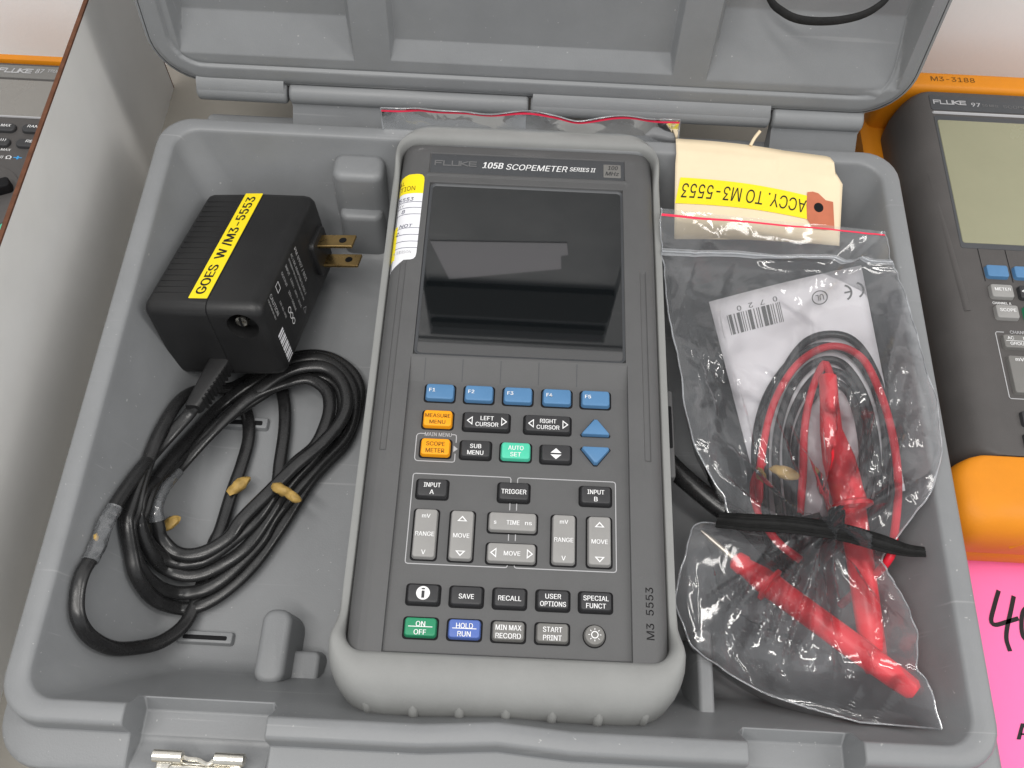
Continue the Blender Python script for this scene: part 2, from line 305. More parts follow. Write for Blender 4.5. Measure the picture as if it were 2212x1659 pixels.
def text_geo(s, bold=0., shear=0.):
    k = (s, bold, shear)
    if k in _tc: return _tc[k]
    c = bpy.data.curves.new('lettering', 'FONT'); c.body = s; c.size = 1; c.resolution_u = 3
    
    if FONT: c.font = FONT
    c.shear = shear; c.align_x = 'CENTER'; c.space_line = .85
    o = bpy.data.objects.new('lettering', c); COL.objects.link(o)
    dg = bpy.context.evaluated_depsgraph_get()
    me = bpy.data.meshes.new_from_object(o.evaluated_get(dg))
    V = [tuple(v.co) for v in me.vertices]; F = [tuple(p.vertices) for p in me.polygons]
    bpy.data.objects.remove(o); bpy.data.curves.remove(c); bpy.data.meshes.remove(me)
    _tc[k] = (V, F); return V, F
def text_fit(s, w, h, cx, cy, z, bold=.02, shear=0., rot=0., fit_h=True):
    """lettering scaled into a w x h box centred on cx, cy"""
    V, F = text_geo(s, bold, shear)
    xs = [v[0] for v in V]; ys = [v[1] for v in V]
    bw = max(xs)-min(xs); bh = max(ys)-min(ys)
    mx = (max(xs)+min(xs))/2; my = (max(ys)+min(ys))/2
    sx = w/bw if w else h/bh; sy = h/bh if h else w/bw
    ca, sa = math.cos(rot), math.sin(rot); out = []
    for v in V:
        x = (v[0]-mx)*sx; y = (v[1]-my)*sy
        out.append((cx+x*ca-y*sa, cy+x*sa+y*ca, z))
    if bold > .008 and h != 0:              # heavier strokes: thin stacked copies, nudged sideways
        d = bold*.55*abs(sy); n = len(out); o2 = []; F2 = []
        for k, s_ in enumerate((-1, 0, 1)):
            o2 += [(x+d*s_*ca, y+d*s_*sa, zz+k*.012) for x, y, zz in out]; F2 += [tuple(i+k*n for i in f) for f in F]
        return o2, F2
    return out, F
def ribbon(P, w, z, closed=False):
    """flat stroke of width w along 2-D points"""
    n = len(P); A = []; B = []
    for i in range(n):
        p = Vector(P[i]); a = Vector(P[(i-1) % n] if closed or i else P[0]); b = Vector(P[(i+1) % n] if closed or i < n-1 else P[-1])
        t = (b-a).normalized(); q = Vector((-t.y, t.x))*w/2
        A.append((*(p+q), z)); B.append((*(p-q), z))
    V = A+B; m = n if closed else n-1
    return V, [(i, (i+1) % n, n+(i+1) % n, n+i) for i in range(m)]
def ring2(r0, r1, cx, cy, z, n=24):
    return ribbon([(cx+(r0+r1)/2*math.cos(2*math.pi*k/n), cy+(r0+r1)/2*math.sin(2*math.pi*k/n)) for k in range(n)], r1-r0, z, True)
def logo(w, h, cx, cy, z, sk=.0):
    """squared-off five letter word mark drawn as strokes"""
    L = w/5.55; t = h*.2; P = []
    for i, st_ in enumerate(([[(0, 0), (0, 1), (.95, 1)], [(0, .52), (.8, .52)]], [[(0, 1), (0, 0), (.95, 0)]], [[(0, 1), (0, 0), (.95, 0), (.95, 1)]], [[(0, 0), (0, 1)], [(.95, 1), (.06, .5), (.95, 0)]], [[(.95, 1), (0, 1), (0, 0), (.95, 0)], [(0, .5), (.9, .5)]])):
        for k, s_ in enumerate(st_):
            Q = [(cx-w/2+i*L*1.125+a*L*.95+sk*b*h, cy-h/2+t/2+b*(h-t)) for a, b in s_]
            for a, b in zip(Q, Q[1:]):
                d = Vector((b[0]-a[0], b[1]-a[1])).normalized()*t/2*.9
                P.append(ribbon([(a[0]-d.x, a[1]-d.y), (b[0]+d.x, b[1]+d.y)], t, z+.008*len(P)))
    return join(*P)
def sst(t): t = max(0., min(1., t)); return t*t*(3-2*t)
# ------------------------------------------------------------------ the setting
V, F = box(-900, 900, -700, 275, -30, 0)
tag(obj('table', V, F, 'table', smooth=0), kind='structure')
V, F = box(-900, 900, 275, 300, -30, 900)
tag(obj('wall', V, F, 'wall', smooth=0), kind='structure')
t = thing('partition_board', 'grey painted thin board standing on edge with raw brown top edge', 'board', (-237, 20, 0))
V, F = box(-1.0, 1.0, -420, 234, 0, 117.8); obj('board_panel', V, F, 'partition', t, 0)
V, F = box(-1.05, 1.05, -420, 234.4, 117.8, 119); obj('top_edge', V, F, 'boardedge', t, 0)
V, F = box(-1.05, 1.05, 234, 235, 0, 117.8); obj('end_edge', V, F, 'boardedge', t, 0)
# ------------------------------------------------------------------ carrying case
case = thing('carrying_case', 'open grey moulded plastic carrying case holding the instrument and accessories', 'case')
FX = [-150, -147.5, -146, -144, -130, -112, -95, -92.5, -91, -88, -60, -30, 0, 30, 60, 95, 99, 101, 103, 120, 140, 143, 145, 148, 150]
def cloop(ol, orr, of, ob, z, r):
    """loop around the case: outsets left, right, front, back from the inner rim"""
    x0, x1, y0, y1 = -188.6-ol, 189.4+orr, -148-of, 148+ob
    P = []; n = 7
    def arc(cx, cy, a):
        for i in range(n+1):
            t = math.radians(a+90*i/n); P.append([cx+r*math.cos(t), cy+r*math.sin(t), z, 0])
    arc(x1-r, y1-r, 0)
    for k in range(1, 8): P.append([x1-r-(x1-x0-2*r)*k/8, y1, z, 0])
    arc(x0+r, y1-r, 90)
    for k in range(1, 6): P.append([x0, y1-r-(y1-y0-2*r)*k/6, z, 0])
    arc(x0+r, y0+r, 180)
    st = min(x1-r, -(x0+r)); k = min(1, (st-.5)/150)
    for x in FX: P.append([x*k, y0, z, x])
    arc(x1-r, y0+r, 270)
    for k in range(1, 6): P.append([x1, y0+r+(y1-y0-2*r)*k/6, z, 0])
    return P
prof = [(8, 8, 16, 8, 2, 14), (10, 11, 22, 10, 30, 16), (11.5, 14, 24, 12, 58, 18), (12.5, 16, 25, 13, 63, 19), (12.2, 15.6, 24.6, 12.6, 65.5, 19), (11.6, 14.4, 22, 11, 66.8, 18.5),
        (11.3, 14, 12.5, 10.2, 67.2, 18.5), (11, 11.2, 10, 9.6, 68, 18), (10.4, 10.6, 9.4, 9.4, 76.5, 18), (10.1, 10.3, 9.1, 9.1, 78.4, 17.8), (9.4, 9.6, 8.3, 8.3, 79.5, 17.2), (8.4, 8.6, 7.2, 7.2, 79.9, 16.5), (5.2, 5.2, 4.2, 4.2, 80, 15), (1.9, 1.9, 1.5, 1.5, 79.9, 13),
        (.7, .7, .6, .6, 79.3, 12.4), (0, 0, 0, 0, 78.2, 12), (-.6, -.6, -.6, -.6, 76, 12), (-5, -5, -5, -5, 66, 13), (-13, -13, -13, -13, 47, 14), (-20, -20, -20, -20, 30, 15), (-24.5, -24.5, -24.5, -24.5, 19, 16), (-27.5, -27.5, -27.5, -27.5, 14.4, 17), (-32, -32, -32, -32, 12.3, 18), (-40, -40, -40, -40, 12, 18)]
loops = []
for (a, b, c, d, z, r) in prof:
    L = cloop(a, b, c, d, z, r); Q = []
    for x, y, zz, fx in L:
        if fx and zz > 60 and y < -140:            # latch notches cut down into the front rim
            dn = 0
            if -146.5 < fx < -91.5 or 100 < fx < 144: dn = 1
            if dn and zz > 66.9: zz = 58 + (zz-66.9)*.05
            elif dn and zz > 60: zz = min(zz, 64)
        if y < -140 and fx and -91.5 < fx < 100: y -= 2.2
        Q.append((x, y, zz))
    loops.append(Q)
V, F = loft(loops)
tray = obj('base_tray', V, F, 'case', case, 50)
bv = tray.modifiers.new('soft', 'BEVEL'); bv.width = .0009; bv.segments = 2; bv.limit_method = 'ANGLE'; bv.angle_limit = math.radians(50)
# dividers that locate the instrument
def stub(name, x0, x1, y0, y1, z0, z1, r=5, dr=2.5, ch=2.2):
    V, F = plate(x1-x0, y1-y0, r, z0, z1, ch, (x0+x1)/2, (y0+y1)/2, 6, dr)
    return obj(name, V, F, 'case', case, 50)
stub('divider_block', -105, -77, 128, 146, 11, 71, 6, 2, 4)
stub('divider_step', -103, -79, 121, 134, 11, 45, 5, 2, 3)
stub('divider_block', -111, -97, -130, -96, 11, 34, 6, 2.5, 3)
stub('divider_step', -99, -84, -134, -112, 11, 22, 3, 2, 2)
stub('divider_block', 87, 94, -142, -98, 11, 46, 3, 2, 2)
for (x0, x1, y0, y1) in ((-154, -128, -109.5, -104), (-155, -130, 3.5, 9.5)):
    V, F = plate(x1-x0, y1-y0, 1, 11, 15.2, .6, (x0+x1)/2, (y0+y1)/2, 4, .8); obj('floor_rib', V, F, 'case', case, 40)
    V, F = plate(x1-x0-5, (y1-y0)-3.4, .8, 15.0, 15.4, .1, (x0+x1)/2, (y0+y1)/2-.3, 4, 0); obj('rib_slot', V, F, 'gap', case, 40)
V, F = box(-58, 58, -118, 118, 11.4, 17.9); obj('instrument_rest', V, F, 'case', case, 40)
# hinge shelf and knuckles
V, F = plate(362, 20, 4, 52, 66, 2, 0, 164, 5); obj('hinge_shelf', V, F, 'case', case, 50)
def prism(a, b, P): return loft([[(a, y, z) for y, z in P], [(b, y, z) for y, z in P]])
for i, (a, b) in enumerate(((-181, -131.8), (-130.6, -.6), (.6, 130.6), (131.8, 181))):
    V, F = revolve([(4.6, a), (5.9, a+.9), (6.1, a+2), (6.1, b-2), (5.9, b-.9), (4.6, b)], 24, 'x', (0, 173.4, 85.2))
    k = obj('hinge_knuckle', V, F, 'case', case, 45)
    if i in (1, 3): P = [(167.6, 86.6), (168.4, 80), (160, 72.5), (157, 66), (170, 62), (176, 80)]
    else: P = [(167.7, 83.6), (168.6, 89), (170.9, 93.5), (176, 96), (178, 84)]
    V, F = prism(a+1, b-1, P); obj('knuckle_web', V, F, 'case', k, 60)
# lid, leaning slightly back
lv = Vector((0, .13, 1)).normalized(); lw = Vector((0, 1, -.13)).normalized(); l0 = Vector((0, 171.8, 92.2))
def lp(u, v, w): return tuple(l0+Vector((u, 0, 0))+lv*v+lw*w)
LH = 314.; LR = 26.
POCK = [(-185, -93, 16, 298, 10, 3.5, 4, 21, 8), (-74, 74, 17.5, 298, 5, 2.5, 2.5, 10.5, 6), (92, 192, 14.5, 298, 14, 5, 4, 36, 10)]
def edge_dist(u, v):
    a = 199.-abs(u); b = min(v, LH-v)
    if a < LR and b < LR: return LR-math.hypot(LR-a, LR-b)
    return min(a, b)
def lid_depth(u, v):
    e = edge_dist(u, v)
    d = 1.2*(1-sst(e/3.)) + 1.3*sst((e-9.2)/1.0) + .5*math.exp(-((e-10)/.9)**2)
    for (u0, u1, v0, v1, D, sl, sr, sb, stp) in POCK:
        t = min((u-u0)/sl, (u1-u)/sr, (v-v0)/sb, (v1-v)/stp)
        if t > 0:
            t = min(1, t); q = .06
            t2 = t*t/(2*q) if t < q else (t-q/2 if t < 1-q else 1-q-(1-t)**2/(2*q))
            d += D*max(0., min(1., t2/(1-q)))
    if 118 < u < 165 and 62 < v < 100 and 1: d += 6*sst(min((u-118)/3, (165-u)/3, (v-62)/3, (100-v)/3))
    return d
def lines(lo, hi, base, keys):
    L = set([lo, hi]); x = lo
    while x < hi: L.add(round(x, 2)); x += base
    for k, hw, st_ in keys:
        x = -hw
        while x <= hw+1e-6:
            if lo <= k+x <= hi: L.add(round(k+x, 2))
            x += st_
    return sorted(L)
uk = [(s_*q, 1.4, .4) for s_ in (-1, 1) for q in (198, 189.2)]+[(s_*q, 1.0, .35) for s_ in (-1, 1) for q in (196, )]
vk = [(1.2, 1.2, .35), (9.8, 1.6, .4), (LH-9.8, 1.6, .5), (LH-1.2, 1.2, .4)]
for (u0, u1, v0, v1, D, sl, sr_, sb, stp) in POCK:
    for q in (u0, u0+sl, u1-sr_, u1): uk.append((q, 1.2, .3))
    for q, h_ in ((v0, 1.6), (v0+sb, 1.8)): vk.append((q, h_, .4))
    for q in (v1-stp, v1): vk.append((q, 1.2, .6))
us = lines(-199., 199., 5., uk); vs = lines(0., LH, 4., vk)
def lid_pt(i, j):
    u = us[i]; v = vs[j]; b = min(v, LH-v)
    if b < LR:
        hw = 199-(LR-math.sqrt(max(0, LR*LR-(LR-b)**2)))
        if abs(u) > 160: u = math.copysign(160+(abs(u)-160)*(hw-160)/39., u)
    return lp(u, v, lid_depth(u, v))
V, F = grid(len(us), len(vs), lid_pt)
lid = obj('lid', V, F, 'case', case, 60)
def lidloop(ins, w): return [lp(x, y, w) for x, y in rr(-199+ins, 199-ins, ins, LH-ins, LR-min(ins, 10), 10)]
V, F = loft([lidloop(-.3, 1.0), lidloop(-2.2, 2.2), lidloop(-2.4, 7), lidloop(1, 8.5), lidloop(4, 34), lidloop(9, 40)], False, True)
obj('lid_shell', V, F, 'case', lid, 50)
# guessed sheet and dark pads, unseen in the lid, added for the display's reflection
sheet = [(-65, 143), (31, 136), (33, 153), (28, 155), (29.5, 175), (-54, 201)]
V, F = loft([[lp(u, v, 6.1) for u, v in sheet], [lp(u, v, 5.8) for u, v in sheet]])
tag(obj('reflected_sheet', V, F, 'card', None, 0), 'guessed small white paper sheet in the raised lid, for the display reflection', 'paper')
for v0, v1, wd in ((206, 258, 1.6), (274, 284, 2.2)):
    V, F = loft([[lp(u, v, wd+5) for u, v in rr(-72, 72, v0, v1, 3)], [lp(u, v, wd) for u, v in rr(-72, 72, v0, v1, 3)]])
    obj('reflected_dark_pad', V, F, 'elastic', lid, 40)  # guessed pads, added so the display mirrors dark bands
# latch at the front edge
la = obj('latch_plate', *plate(34, 4, 1, 64, 67.4, .8, -118, -169.6, 4), 'nickel', case, 40)
for a, b in ((-136.5, -124), (-112, -99.5)):
    obj('latch_roll', *revolve([(1.6, a), (2.5, a+.5), (2.5, b-.5), (1.6, b)], 16, 'x', (0, -166.2, 68.6)), 'nickel', la, 40)
obj('latch_hook', *tube(spline([(-124.5, -166, 68.6), (-122, -166.8, 68.8), (-118, -167, 68.8), (-114, -168.4, 68.5), (-111.5, -166.4, 68.6)], .7), .9, 8), 'nickel', la, 40)
obj('latch_lever', *plate(26, 9, 2, 60, 68, 1, -117, -173.2, 4), 'nickel', la, 40)
# ------------------------------------------------------------------ handheld oscilloscope in the case
sc = thing('handheld_oscilloscope', 'dark grey handheld oscilloscope in grey rubber holster lying in the open case', 'oscilloscope', (1.4, 8.6, 18), (0, 0, math.radians(.44)))
FZ = 62.
def margin(ax):
    pts = [(50, .2), (53, .3), (58, .1), (61.5, -.6), (64, -1.8), (66, -3.6), (67, -6.5), (67.5, -12)]
    if ax <= 50: return .2
    for (a, za), (b, zb) in zip(pts, pts[1:]):
        if ax <= b: return za+(zb-za)*(ax-a)/(b-a)
    return -12
def face_z(x, y):
    ax = abs(x)
    if ax <= 51.3 and -131 < y < -5: z = -2.2
    elif ax <= 51.3 and -5 <= y <= 7: z = -2.2+2.2*(y+5)/12
    elif ax <= 50.6 and 8.4 < y < 112.2: z = -1.6
    elif ax <= 52 and 116.6 < y < 118.4: z = .8
    elif ax <= 51.8 and 118.9 < y < 132: z = -.5
    else: z = margin(ax)
    if -41.5 < y < 61.5 and 58.6 < ax < 61.4: z -= .75
    if y > 132: z -= 2.*sst((y-132)/9)
    return FZ+z
hx = [0, 20, 35, 44, 50.5, 50.7, 51.2, 51.4, 51.7, 51.9, 53, 55, 57, 58.4, 58.8, 60, 61.2, 61.6, 62.5, 64, 65.2, 66.2, 67, 67.5]
xs_ = [-v for v in hx[:0:-1]]+hx
ys_ = [-140, -131.6, -130.8, -115, -95, -75, -55, -42, -41.2, -30, -20, -10, -5.2, -4.8, 6.9, 7.1, 8.2, 8.7, 30, 50, 61.2, 62, 80, 100, 111.9, 112.5, 116.4, 116.9, 118.1, 118.6, 119.2, 131.7, 132.2, 135, 137.4, 138.4]
V, F = grid(len(xs_), len(ys_), lambda i, j: (xs_[i], ys_[j], face_z(xs_[i], ys_[j])))
nb = len(V)
ring = [(i, 0) for i in range(len(xs_))]+[(len(xs_)-1, j) for j in range(1, len(ys_))]+[(i, len(ys_)-1) for i in range(len(xs_)-2, -1, -1)]+[(0, j) for j in range(len(ys_)-2, 0, -1)]
for (i, j) in ring: V.append((xs_[i]*.985, ys_[j]*.99, 3))
for k in range(len(ring)):
    a, b = ring[k], ring[(k+1) % len(ring)]
    F.append((a[1]*len(xs_)+a[0], b[1]*len(xs_)+b[0], nb+(k+1) % len(ring), nb+k))
F.append(tuple(range(nb, nb+len(ring))))
body = obj('body', V, F, 'body', sc, 35)
bv = body.modifiers.new('soft', 'BEVEL'); bv.width = .0004; bv.segments = 2; bv.limit_method = 'ANGLE'; bv.angle_limit = math.radians(35)
# rubber holster
def hl(hxx, y0, y1, r, z, bulge=0.):
    out = []
    for x, y in rr(-hxx, hxx, y0, y1, r, 8):
        k = sst((-118-y)/14.)
        out.append((x*(1+bulge*k), y, z))
    return out
hp = [(66, -140, 146, 18, 1, 0), (69, -149, 151, 21, 9, .02), (70.5, -153.5, 154, 23, 22, .035), (71, -154.6, 156, 24, 40, .04), (71.2, -154, 156.5, 24, 50, .04), (71, -152, 155.5, 23, 57, .04), (70.6, -148.5, 152, 21, 61.6, .038), (70.2, -143.5, 147, 18, 64.2, .034), (69.6, -138, 144.5, 14, 65, .028), (68.6, -133.5, 141.5, 11, 64, .02), (68, -131.8, 140, 10, 62.6, .012), (67.7, -131.2, 139.4, 9, 58, .0), (67.4, -131, 139, 8, 50, 0)]
loops = []
for (a, y0, y1, r, z, bu) in hp:
    L = hl(a, y0, y1, r, z, bu)
    Q = []
    for x, y, zz in L:
        if -118 < y < 122: zz = min(zz, 56.5) if abs(x) > 60 else zz     # sides sit lower than the end caps
        elif y >= 122: zz = min(zz, 56.5)+max(0, zz-56.5)*sst((y-122)/10)
        else: zz = min(zz, 56.5)+max(0, zz-56.5)*sst((-118-y)/8)
        Q.append((x, y, zz))
    loops.append(Q)
# the straight sides need extra points so the caps swell only near the ends
def dens(L):
    out = []; n = len(L)
    for i in range(n):
        a = Vector(L[i]); b = Vector(L[(i+1) % n]); out.append(tuple(a))
        if abs(b.y-a.y) > 80:
            for t in (.03, .06, .1, .3, .5, .7, .9, .94, .97): out.append(tuple(a.lerp(b, t)))
    return out
def loops_h():
    R_ = []
    for (a, y0, y1, r, z, bu) in hp:
        L = []
        base = rr(-a, a, y0, y1, r, 8); n = len(base); P = []
        for i in range(n):
            p = base[i]; q = base[(i+1) % n]; P.append(p)
            if abs(q[1]-p[1]) > 80:
                for t in (.015, .03, .05, .08, .12, .3, .5, .7, .88, .92, .95, .97, .985):
                    P.append((p[0]+(q[0]-p[0])*t, p[1]+(q[1]-p[1])*t))
            elif abs(q[0]-p[0]) > 60:
                for t in (.2, .4, .6, .8): P.append((p[0]+(q[0]-p[0])*t, p[1]+(q[1]-p[1])*t))
        for x, y in P:
            kb = sst((-112-y)/16.); kt = sst((y-116)/16.); k = max(kb, kt)
            zz = z if z < 56 else 56+(z-56)*(.04+.96*k)
            if 60 < abs(x) and k < .99 and z >= 56: pass
            L.append((x*(1+bu*kb), y, zz))
        R_.append(L)
    return R_
V, F = loft(loops_h(), True, False)
hol = obj('holster', V, F, 'holster', sc, 60)
for i in range(7):
    x = -56+i*18.8
    y = -154.1 if abs(x) < 50 else -152.2
    V, F = tube(spline([(x, y+3.6, 57.5), (x, y+1.0, 52), (x, y+.3, 44), (x, y+.6, 28), (x*.99, y+4, 12)], 3), [.8]+[2.1]*40, 12)
    obj('grip_rib', V, F, 'holster', hol, 60)
V, F = plate(5, 46, 1.5, 22, 47, 1, 72.6, -20, 4); cl = obj('stand_clip', V, F, 'body', sc, 40)
V, F = plate(2.4, 22, .6, 47, 47.4, .1, 73.0, -17, 4); obj('clip_slot', V, F, 'gap', cl, 40)
# display
V, F = plate(100.6, 103.2, 2.5, 59.0, 60.7, .15, .2, 60.3, 5); scr = obj('display_window', V, F, 'glass', sc, 0)
V, F = loft([lift(rr(-50.4, 50.8, 8.5, 112.1, 3), 60.4), lift(rr(-50.4, 50.8, 8.5, 112.1, 3), 61.3), lift(rr(-49.2, 49.6, 9.7, 110.9, 2.2), 61.0), lift(rr(-49.0, 49.4, 9.9, 110.7, 2), 60.75)], False, False)
obj('window_bevel', V, F, 'plate', scr, 40)
# name plate
V, F = plate(103, 12.6, .6, 61, 61.75, .15, .3, 125.5, 3); npl = obj('name_plate', V, F, 'plate', sc, 40)
obj('brand_lettering', *logo(22.4, 3.6, -37.7, 125.6, 61.95), 'emboss', npl, 0)
obj('lettering', *text_fit('105B', 11, 4.1, -18.2, 125.3, 61.95, .035, .25), 'white', npl, 0)
obj('lettering', *text_fit('SCOPEMETER', 32.6, 3.9, 5.2, 124.9, 61.95, .012, .25), 'white', npl, 0)
obj('lettering', *text_fit('SERIES II', 13.8, 2.7, 29.6, 125.1, 61.95, .02, .25), 'white', npl, 0)
V, F = plate(9.2, 8.8, .4, 61.6, 62.0, .1, 45.2, 125.0, 3); bd = obj('frequency_badge', V, F, 'mid', npl, 40)
obj('lettering', *text_fit('100', 5.2, 2.6, 45.6, 127.1, 62.1, .02, .2), 'dark', bd, 0)
obj('lettering', *text_fit('MHz', 7.2, 2.6, 45.2, 123.2, 62.1, .02, .2), 'dark', bd, 0)
# soft-key columns scored in the slope below the display
for x in (-35.6, -17.8, .2, 18.2, 36.2):
    V, F = grid(2, 2, lambda i, j: (x-8.9+i*.35, (-4.6, 6.6)[j], FZ-2.2+2.2*((-4.6, 6.6)[j]+5)/12+.12)); obj('score_line', V, F, 'plate', sc, 0)
# keys
KT = 62.4; KB = 59.6
def key(w, h, x, y, m, name='key', tris=None):
    hw = plate(w+1.3, h+1.3, 1.6, 59.3, 59.95, .08, x, y-.1, 4)
    if tris is None: V, F = plate(w-.9, h-.7, 1.25, KB, KT, .55, x, y, 5, .45)
    else:
        def tri(ins, z):
            c = Vector((sum(p[0] for p in tris)/3, sum(p[1] for p in tris)/3)); P = []
            for i in range(3):
                p = Vector(tris[i]); a = Vector(tris[i-1]); b = Vector(tris[(i+1) % 3])
                da = (a-p).normalized(); db = (b-p).normalized(); r = 1.5
                for t in (0, .33, .66, 1):
                    q = (p+da*r*(1-t)+db*r*t)*.75+(p+da*r*.45+db*r*.45)*.25*1
                    q = q+(c-q).normalized()*ins; P.append((q.x, q.y, z))
            return P
        V, F = loft([tri(-.4, KB), tri(0, KT-.55), tri(.2, KT-.2), tri(.6, KT)])
        cx = sum(p[0] for p in tris)/3
        hw = loft([tri(-.9, 59.3), tri(-.9, 59.95)])
    k = obj(name, V, F, m, sc, 40)
    obj('key_gap', *hw, 'gap', k, 0)
    return k
TZ = KT+.12
def kt(k, s, w, h, x, y, m='white', bold=.02): return obj('lettering', *text_fit(s, w, h, x, y-.55, TZ, bold), m, k, 0)
def arrow(k, x, y, d, w, h, m='white', solid=False, sw=.42):
    P = {'l': [(-w/2, 0), (w/2, h/2), (w/2, -h/2)], 'r': [(w/2, 0), (-w/2, -h/2), (-w/2, h/2)], 'u': [(0, h/2), (-w/2, -h/2), (w/2, -h/2)], 'd': [(0, -h/2), (w/2, h/2), (-w/2, h/2)]}[d]
    P = [(x+a, y-.5+b) for a, b in P]
    if solid: V, F = [(a, b, TZ) for a, b in P], [(0, 1, 2)]
    else:
        V = []; F = []
        c = (sum(p[0] for p in P)/3, sum(p[1] for p in P)/3); q = 1-sw*4.6/min(w, h)/1.0*.55
        I = [(c[0]+(a-c[0])*q, c[1]+(b-c[1])*q) for a, b in P]
        V = [(a, b, TZ) for a, b in P+I]; F = [(i, (i+1) % 3, 3+(i+1) % 3, 3+i) for i in range(3)]
    return obj('arrow_mark', V, F, m, k, 0)
CX = [-36.3, -18.1, .1, 18.3, 36.3]
for i in range(5):
    k = key(13.6, 8.4, CX[i], -11.2, 'blue'); kt(k, 'F%d' % (i+1), 2.7, 1.75, CX[i]-3.6, -10.1, bold=.03)
k = key(13.7, 8.6, CX[0], -25.0, 'orange'); kt(k, 'MEASURE', 11.6, 1.95, CX[0], -23.3, 'brown_print'); kt(k, 'MENU', 7.2, 1.95, CX[0], -26.5, 'brown_print')
k = key(21.2, 8.8, -13.9, -25.2, 'dark'); kt(k, 'LEFT', 6, 2.1, -13.6, -23.6); kt(k, 'CURSOR', 10.4, 2.1, -13.6, -26.7); arrow(k, -21.6, -25.1, 'l', 2.7, 4.4); arrow(k, -5.7, -25.1, 'r', 2.7, 4.4)
k = key(21.2, 8.8, 14.2, -25.3, 'dark'); kt(k, 'RIGHT', 7.4, 2.1, 14.4, -23.7); kt(k, 'CURSOR', 10.4, 2.1, 14.4, -26.8); arrow(k, 6.5, -25.2, 'l', 2.7, 4.4); arrow(k, 22.4, -25.2, 'r', 2.7, 4.4)
key(0, 0, 0, 0, 'blue', 'arrow_key', [(36.3, -20.9), (29.2, -30.0), (43.4, -30.0)])
key(0, 0, 0, 0, 'blue', 'arrow_key', [(36.3, -44.9), (43.4, -35.8), (29.2, -35.8)])
k = key(13.7, 8.6, CX[0], -39.3, 'orange'); kt(k, 'SCOPE', 8.4, 2.05, CX[0], -37.5, 'brown_print'); kt(k, 'METER', 8.4, 2.05, CX[0], -40.8, 'brown_print')
k = key(13.7, 8.6, CX[1], -39.4, 'dark'); kt(k, 'SUB', 5, 2.1, CX[1], -37.8); kt(k, 'MENU', 7.2, 2.1, CX[1], -41.0)
k = key(13.7, 8.6, CX[2], -39.6, 'teal'); kt(k, 'AUTO', 6.9, 2.1, CX[2], -37.8); kt(k, 'SET', 4.8, 2.1, CX[2], -41.0)
k = key(13.7, 8.6, CX[3], -39.8, 'dark'); arrow(k, CX[3], -38.3, 'u', 5, 2.3, 'white', True); arrow(k, CX[3], -41.4, 'd', 5, 2.3, 'white', True)
for s, x in (('A', -36.2), ('B', 36.3)):
    k = key(13.7, 8.7, x, -59.2, 'dark'); kt(k, 'INPUT', 7.4, 2.1, x, -57.5); kt(k, s, None, 2.1, x, -60.8)
k = key(13.7, 8.7, 0, -59.2, 'dark'); kt(k, 'TRIGGER', 11, 2.2, 0, -59.0)
for x0, x1 in ((-37.7, -21.9), (22.4, 37.9)):
    k = key(10.4, 22.4, x0, -80.2, 'light'); kt(k, 'mV', 3.6, 1.8, x0, -72.0); kt(k, 'RANGE', 8.1, 2.0, x0, -80.2); kt(k, 'V', None, 2.0, x0, -88.4)
    k = key(10.4, 22.4, x1, -80.3, 'light'); arrow(k, x1, -72.6, 'u', 4.4, 2.5); kt(k, 'MOVE', 7.0, 2.0, x1, -80.3); arrow(k, x1, -88.4, 'd', 4.4, 2.5)
k = key(21.2, 8.8, 0, -73.4, 'light'); kt(k, 's', None, 1.4, -7.6, -73.6); kt(k, 'TIME', 5.6, 2.0, .2, -73.4); kt(k, 'ns', 2.9, 1.4, 6.9, -73.6)
k = key(21.2, 8.8, 0, -87.4, 'light'); arrow(k, -7.8, -87.3, 'l', 2.7, 4.4); kt(k, 'MOVE', 7.0, 2.0, .3, -87.3); arrow(k, 8.0, -87.3, 'r', 2.7, 4.4)
k = key(13.7, 8.3, CX[0], -106.8, 'dark')
obj('info_disc', [(CX[0]+2.9*math.cos(a*math.pi/12), -106.7+2.9*math.sin(a*math.pi/12), TZ) for a in range(24)], [tuple(range(24))], 'white', k, 0)
obj('lettering', *text_fit('i', 1.1, 4.2, CX[0], -106.7, TZ+.1, .05), 'dark', k, 0)
for i, l in ((1, ['SAVE']), (2, ['RECALL']), (3, ['USER', 'OPTIONS']), (4, ['SPECIAL', 'FUNCT'])):
    k = key(13.7, 8.3, CX[i], -106.9, 'dark')
    for j, s in enumerate(l): kt(k, s, {'SAVE': 6.3, 'RECALL': 9.6, 'USER': 6.6, 'OPTIONS': 10.8, 'SPECIAL': 10.6, 'FUNCT': 8.2}[s], 2.1, CX[i], -106.8 if len(l) == 1 else -105.2-3.2*j)
for i, m, a, b, wa, wb in ((0, 'green', 'ON', 'OFF', 3.8, 5.0), (1, 'indigo', 'HOLD', 'RUN', 6.9, 5.4), (2, 'mid', 'MIN MAX', 'RECORD', 10.6, 10.4), (3, 'mid', 'START', 'PRINT', 7.9, 7.6)):
    k = key(13.7, 8.2, CX[i], -120.8, m); kt(k, a, wa, 2.15, CX[i], -119.1); kt(k, b, wb, 2.15, CX[i], -122.5)
    if i < 2: obj('divider_line', *ribbon([(CX[i]-5, -120.8), (CX[i]+5, -120.8)], .32, TZ), 'white', k, 0)
k = key(9.2, 9.2, 35.8, -121.0, 'mid', 'lamp_key')
me = k.data
V, F = revolve([(4.5, KB), (4.1, KT-.6), (3.9, KT-.2), (3.4, KT)], 28, 'z', (35.8, -121, 0))
bpy.data.objects.remove(k.children[0]); bpy.data.objects.remove(k)
k = obj('lamp_key', V, F, 'mid', sc, 40); obj('key_gap', *revolve([(4.9, 59.3), (4.9, 59.95)], 28, 'z', (35.8, -121.1, 0)), 'gap', k, 0)
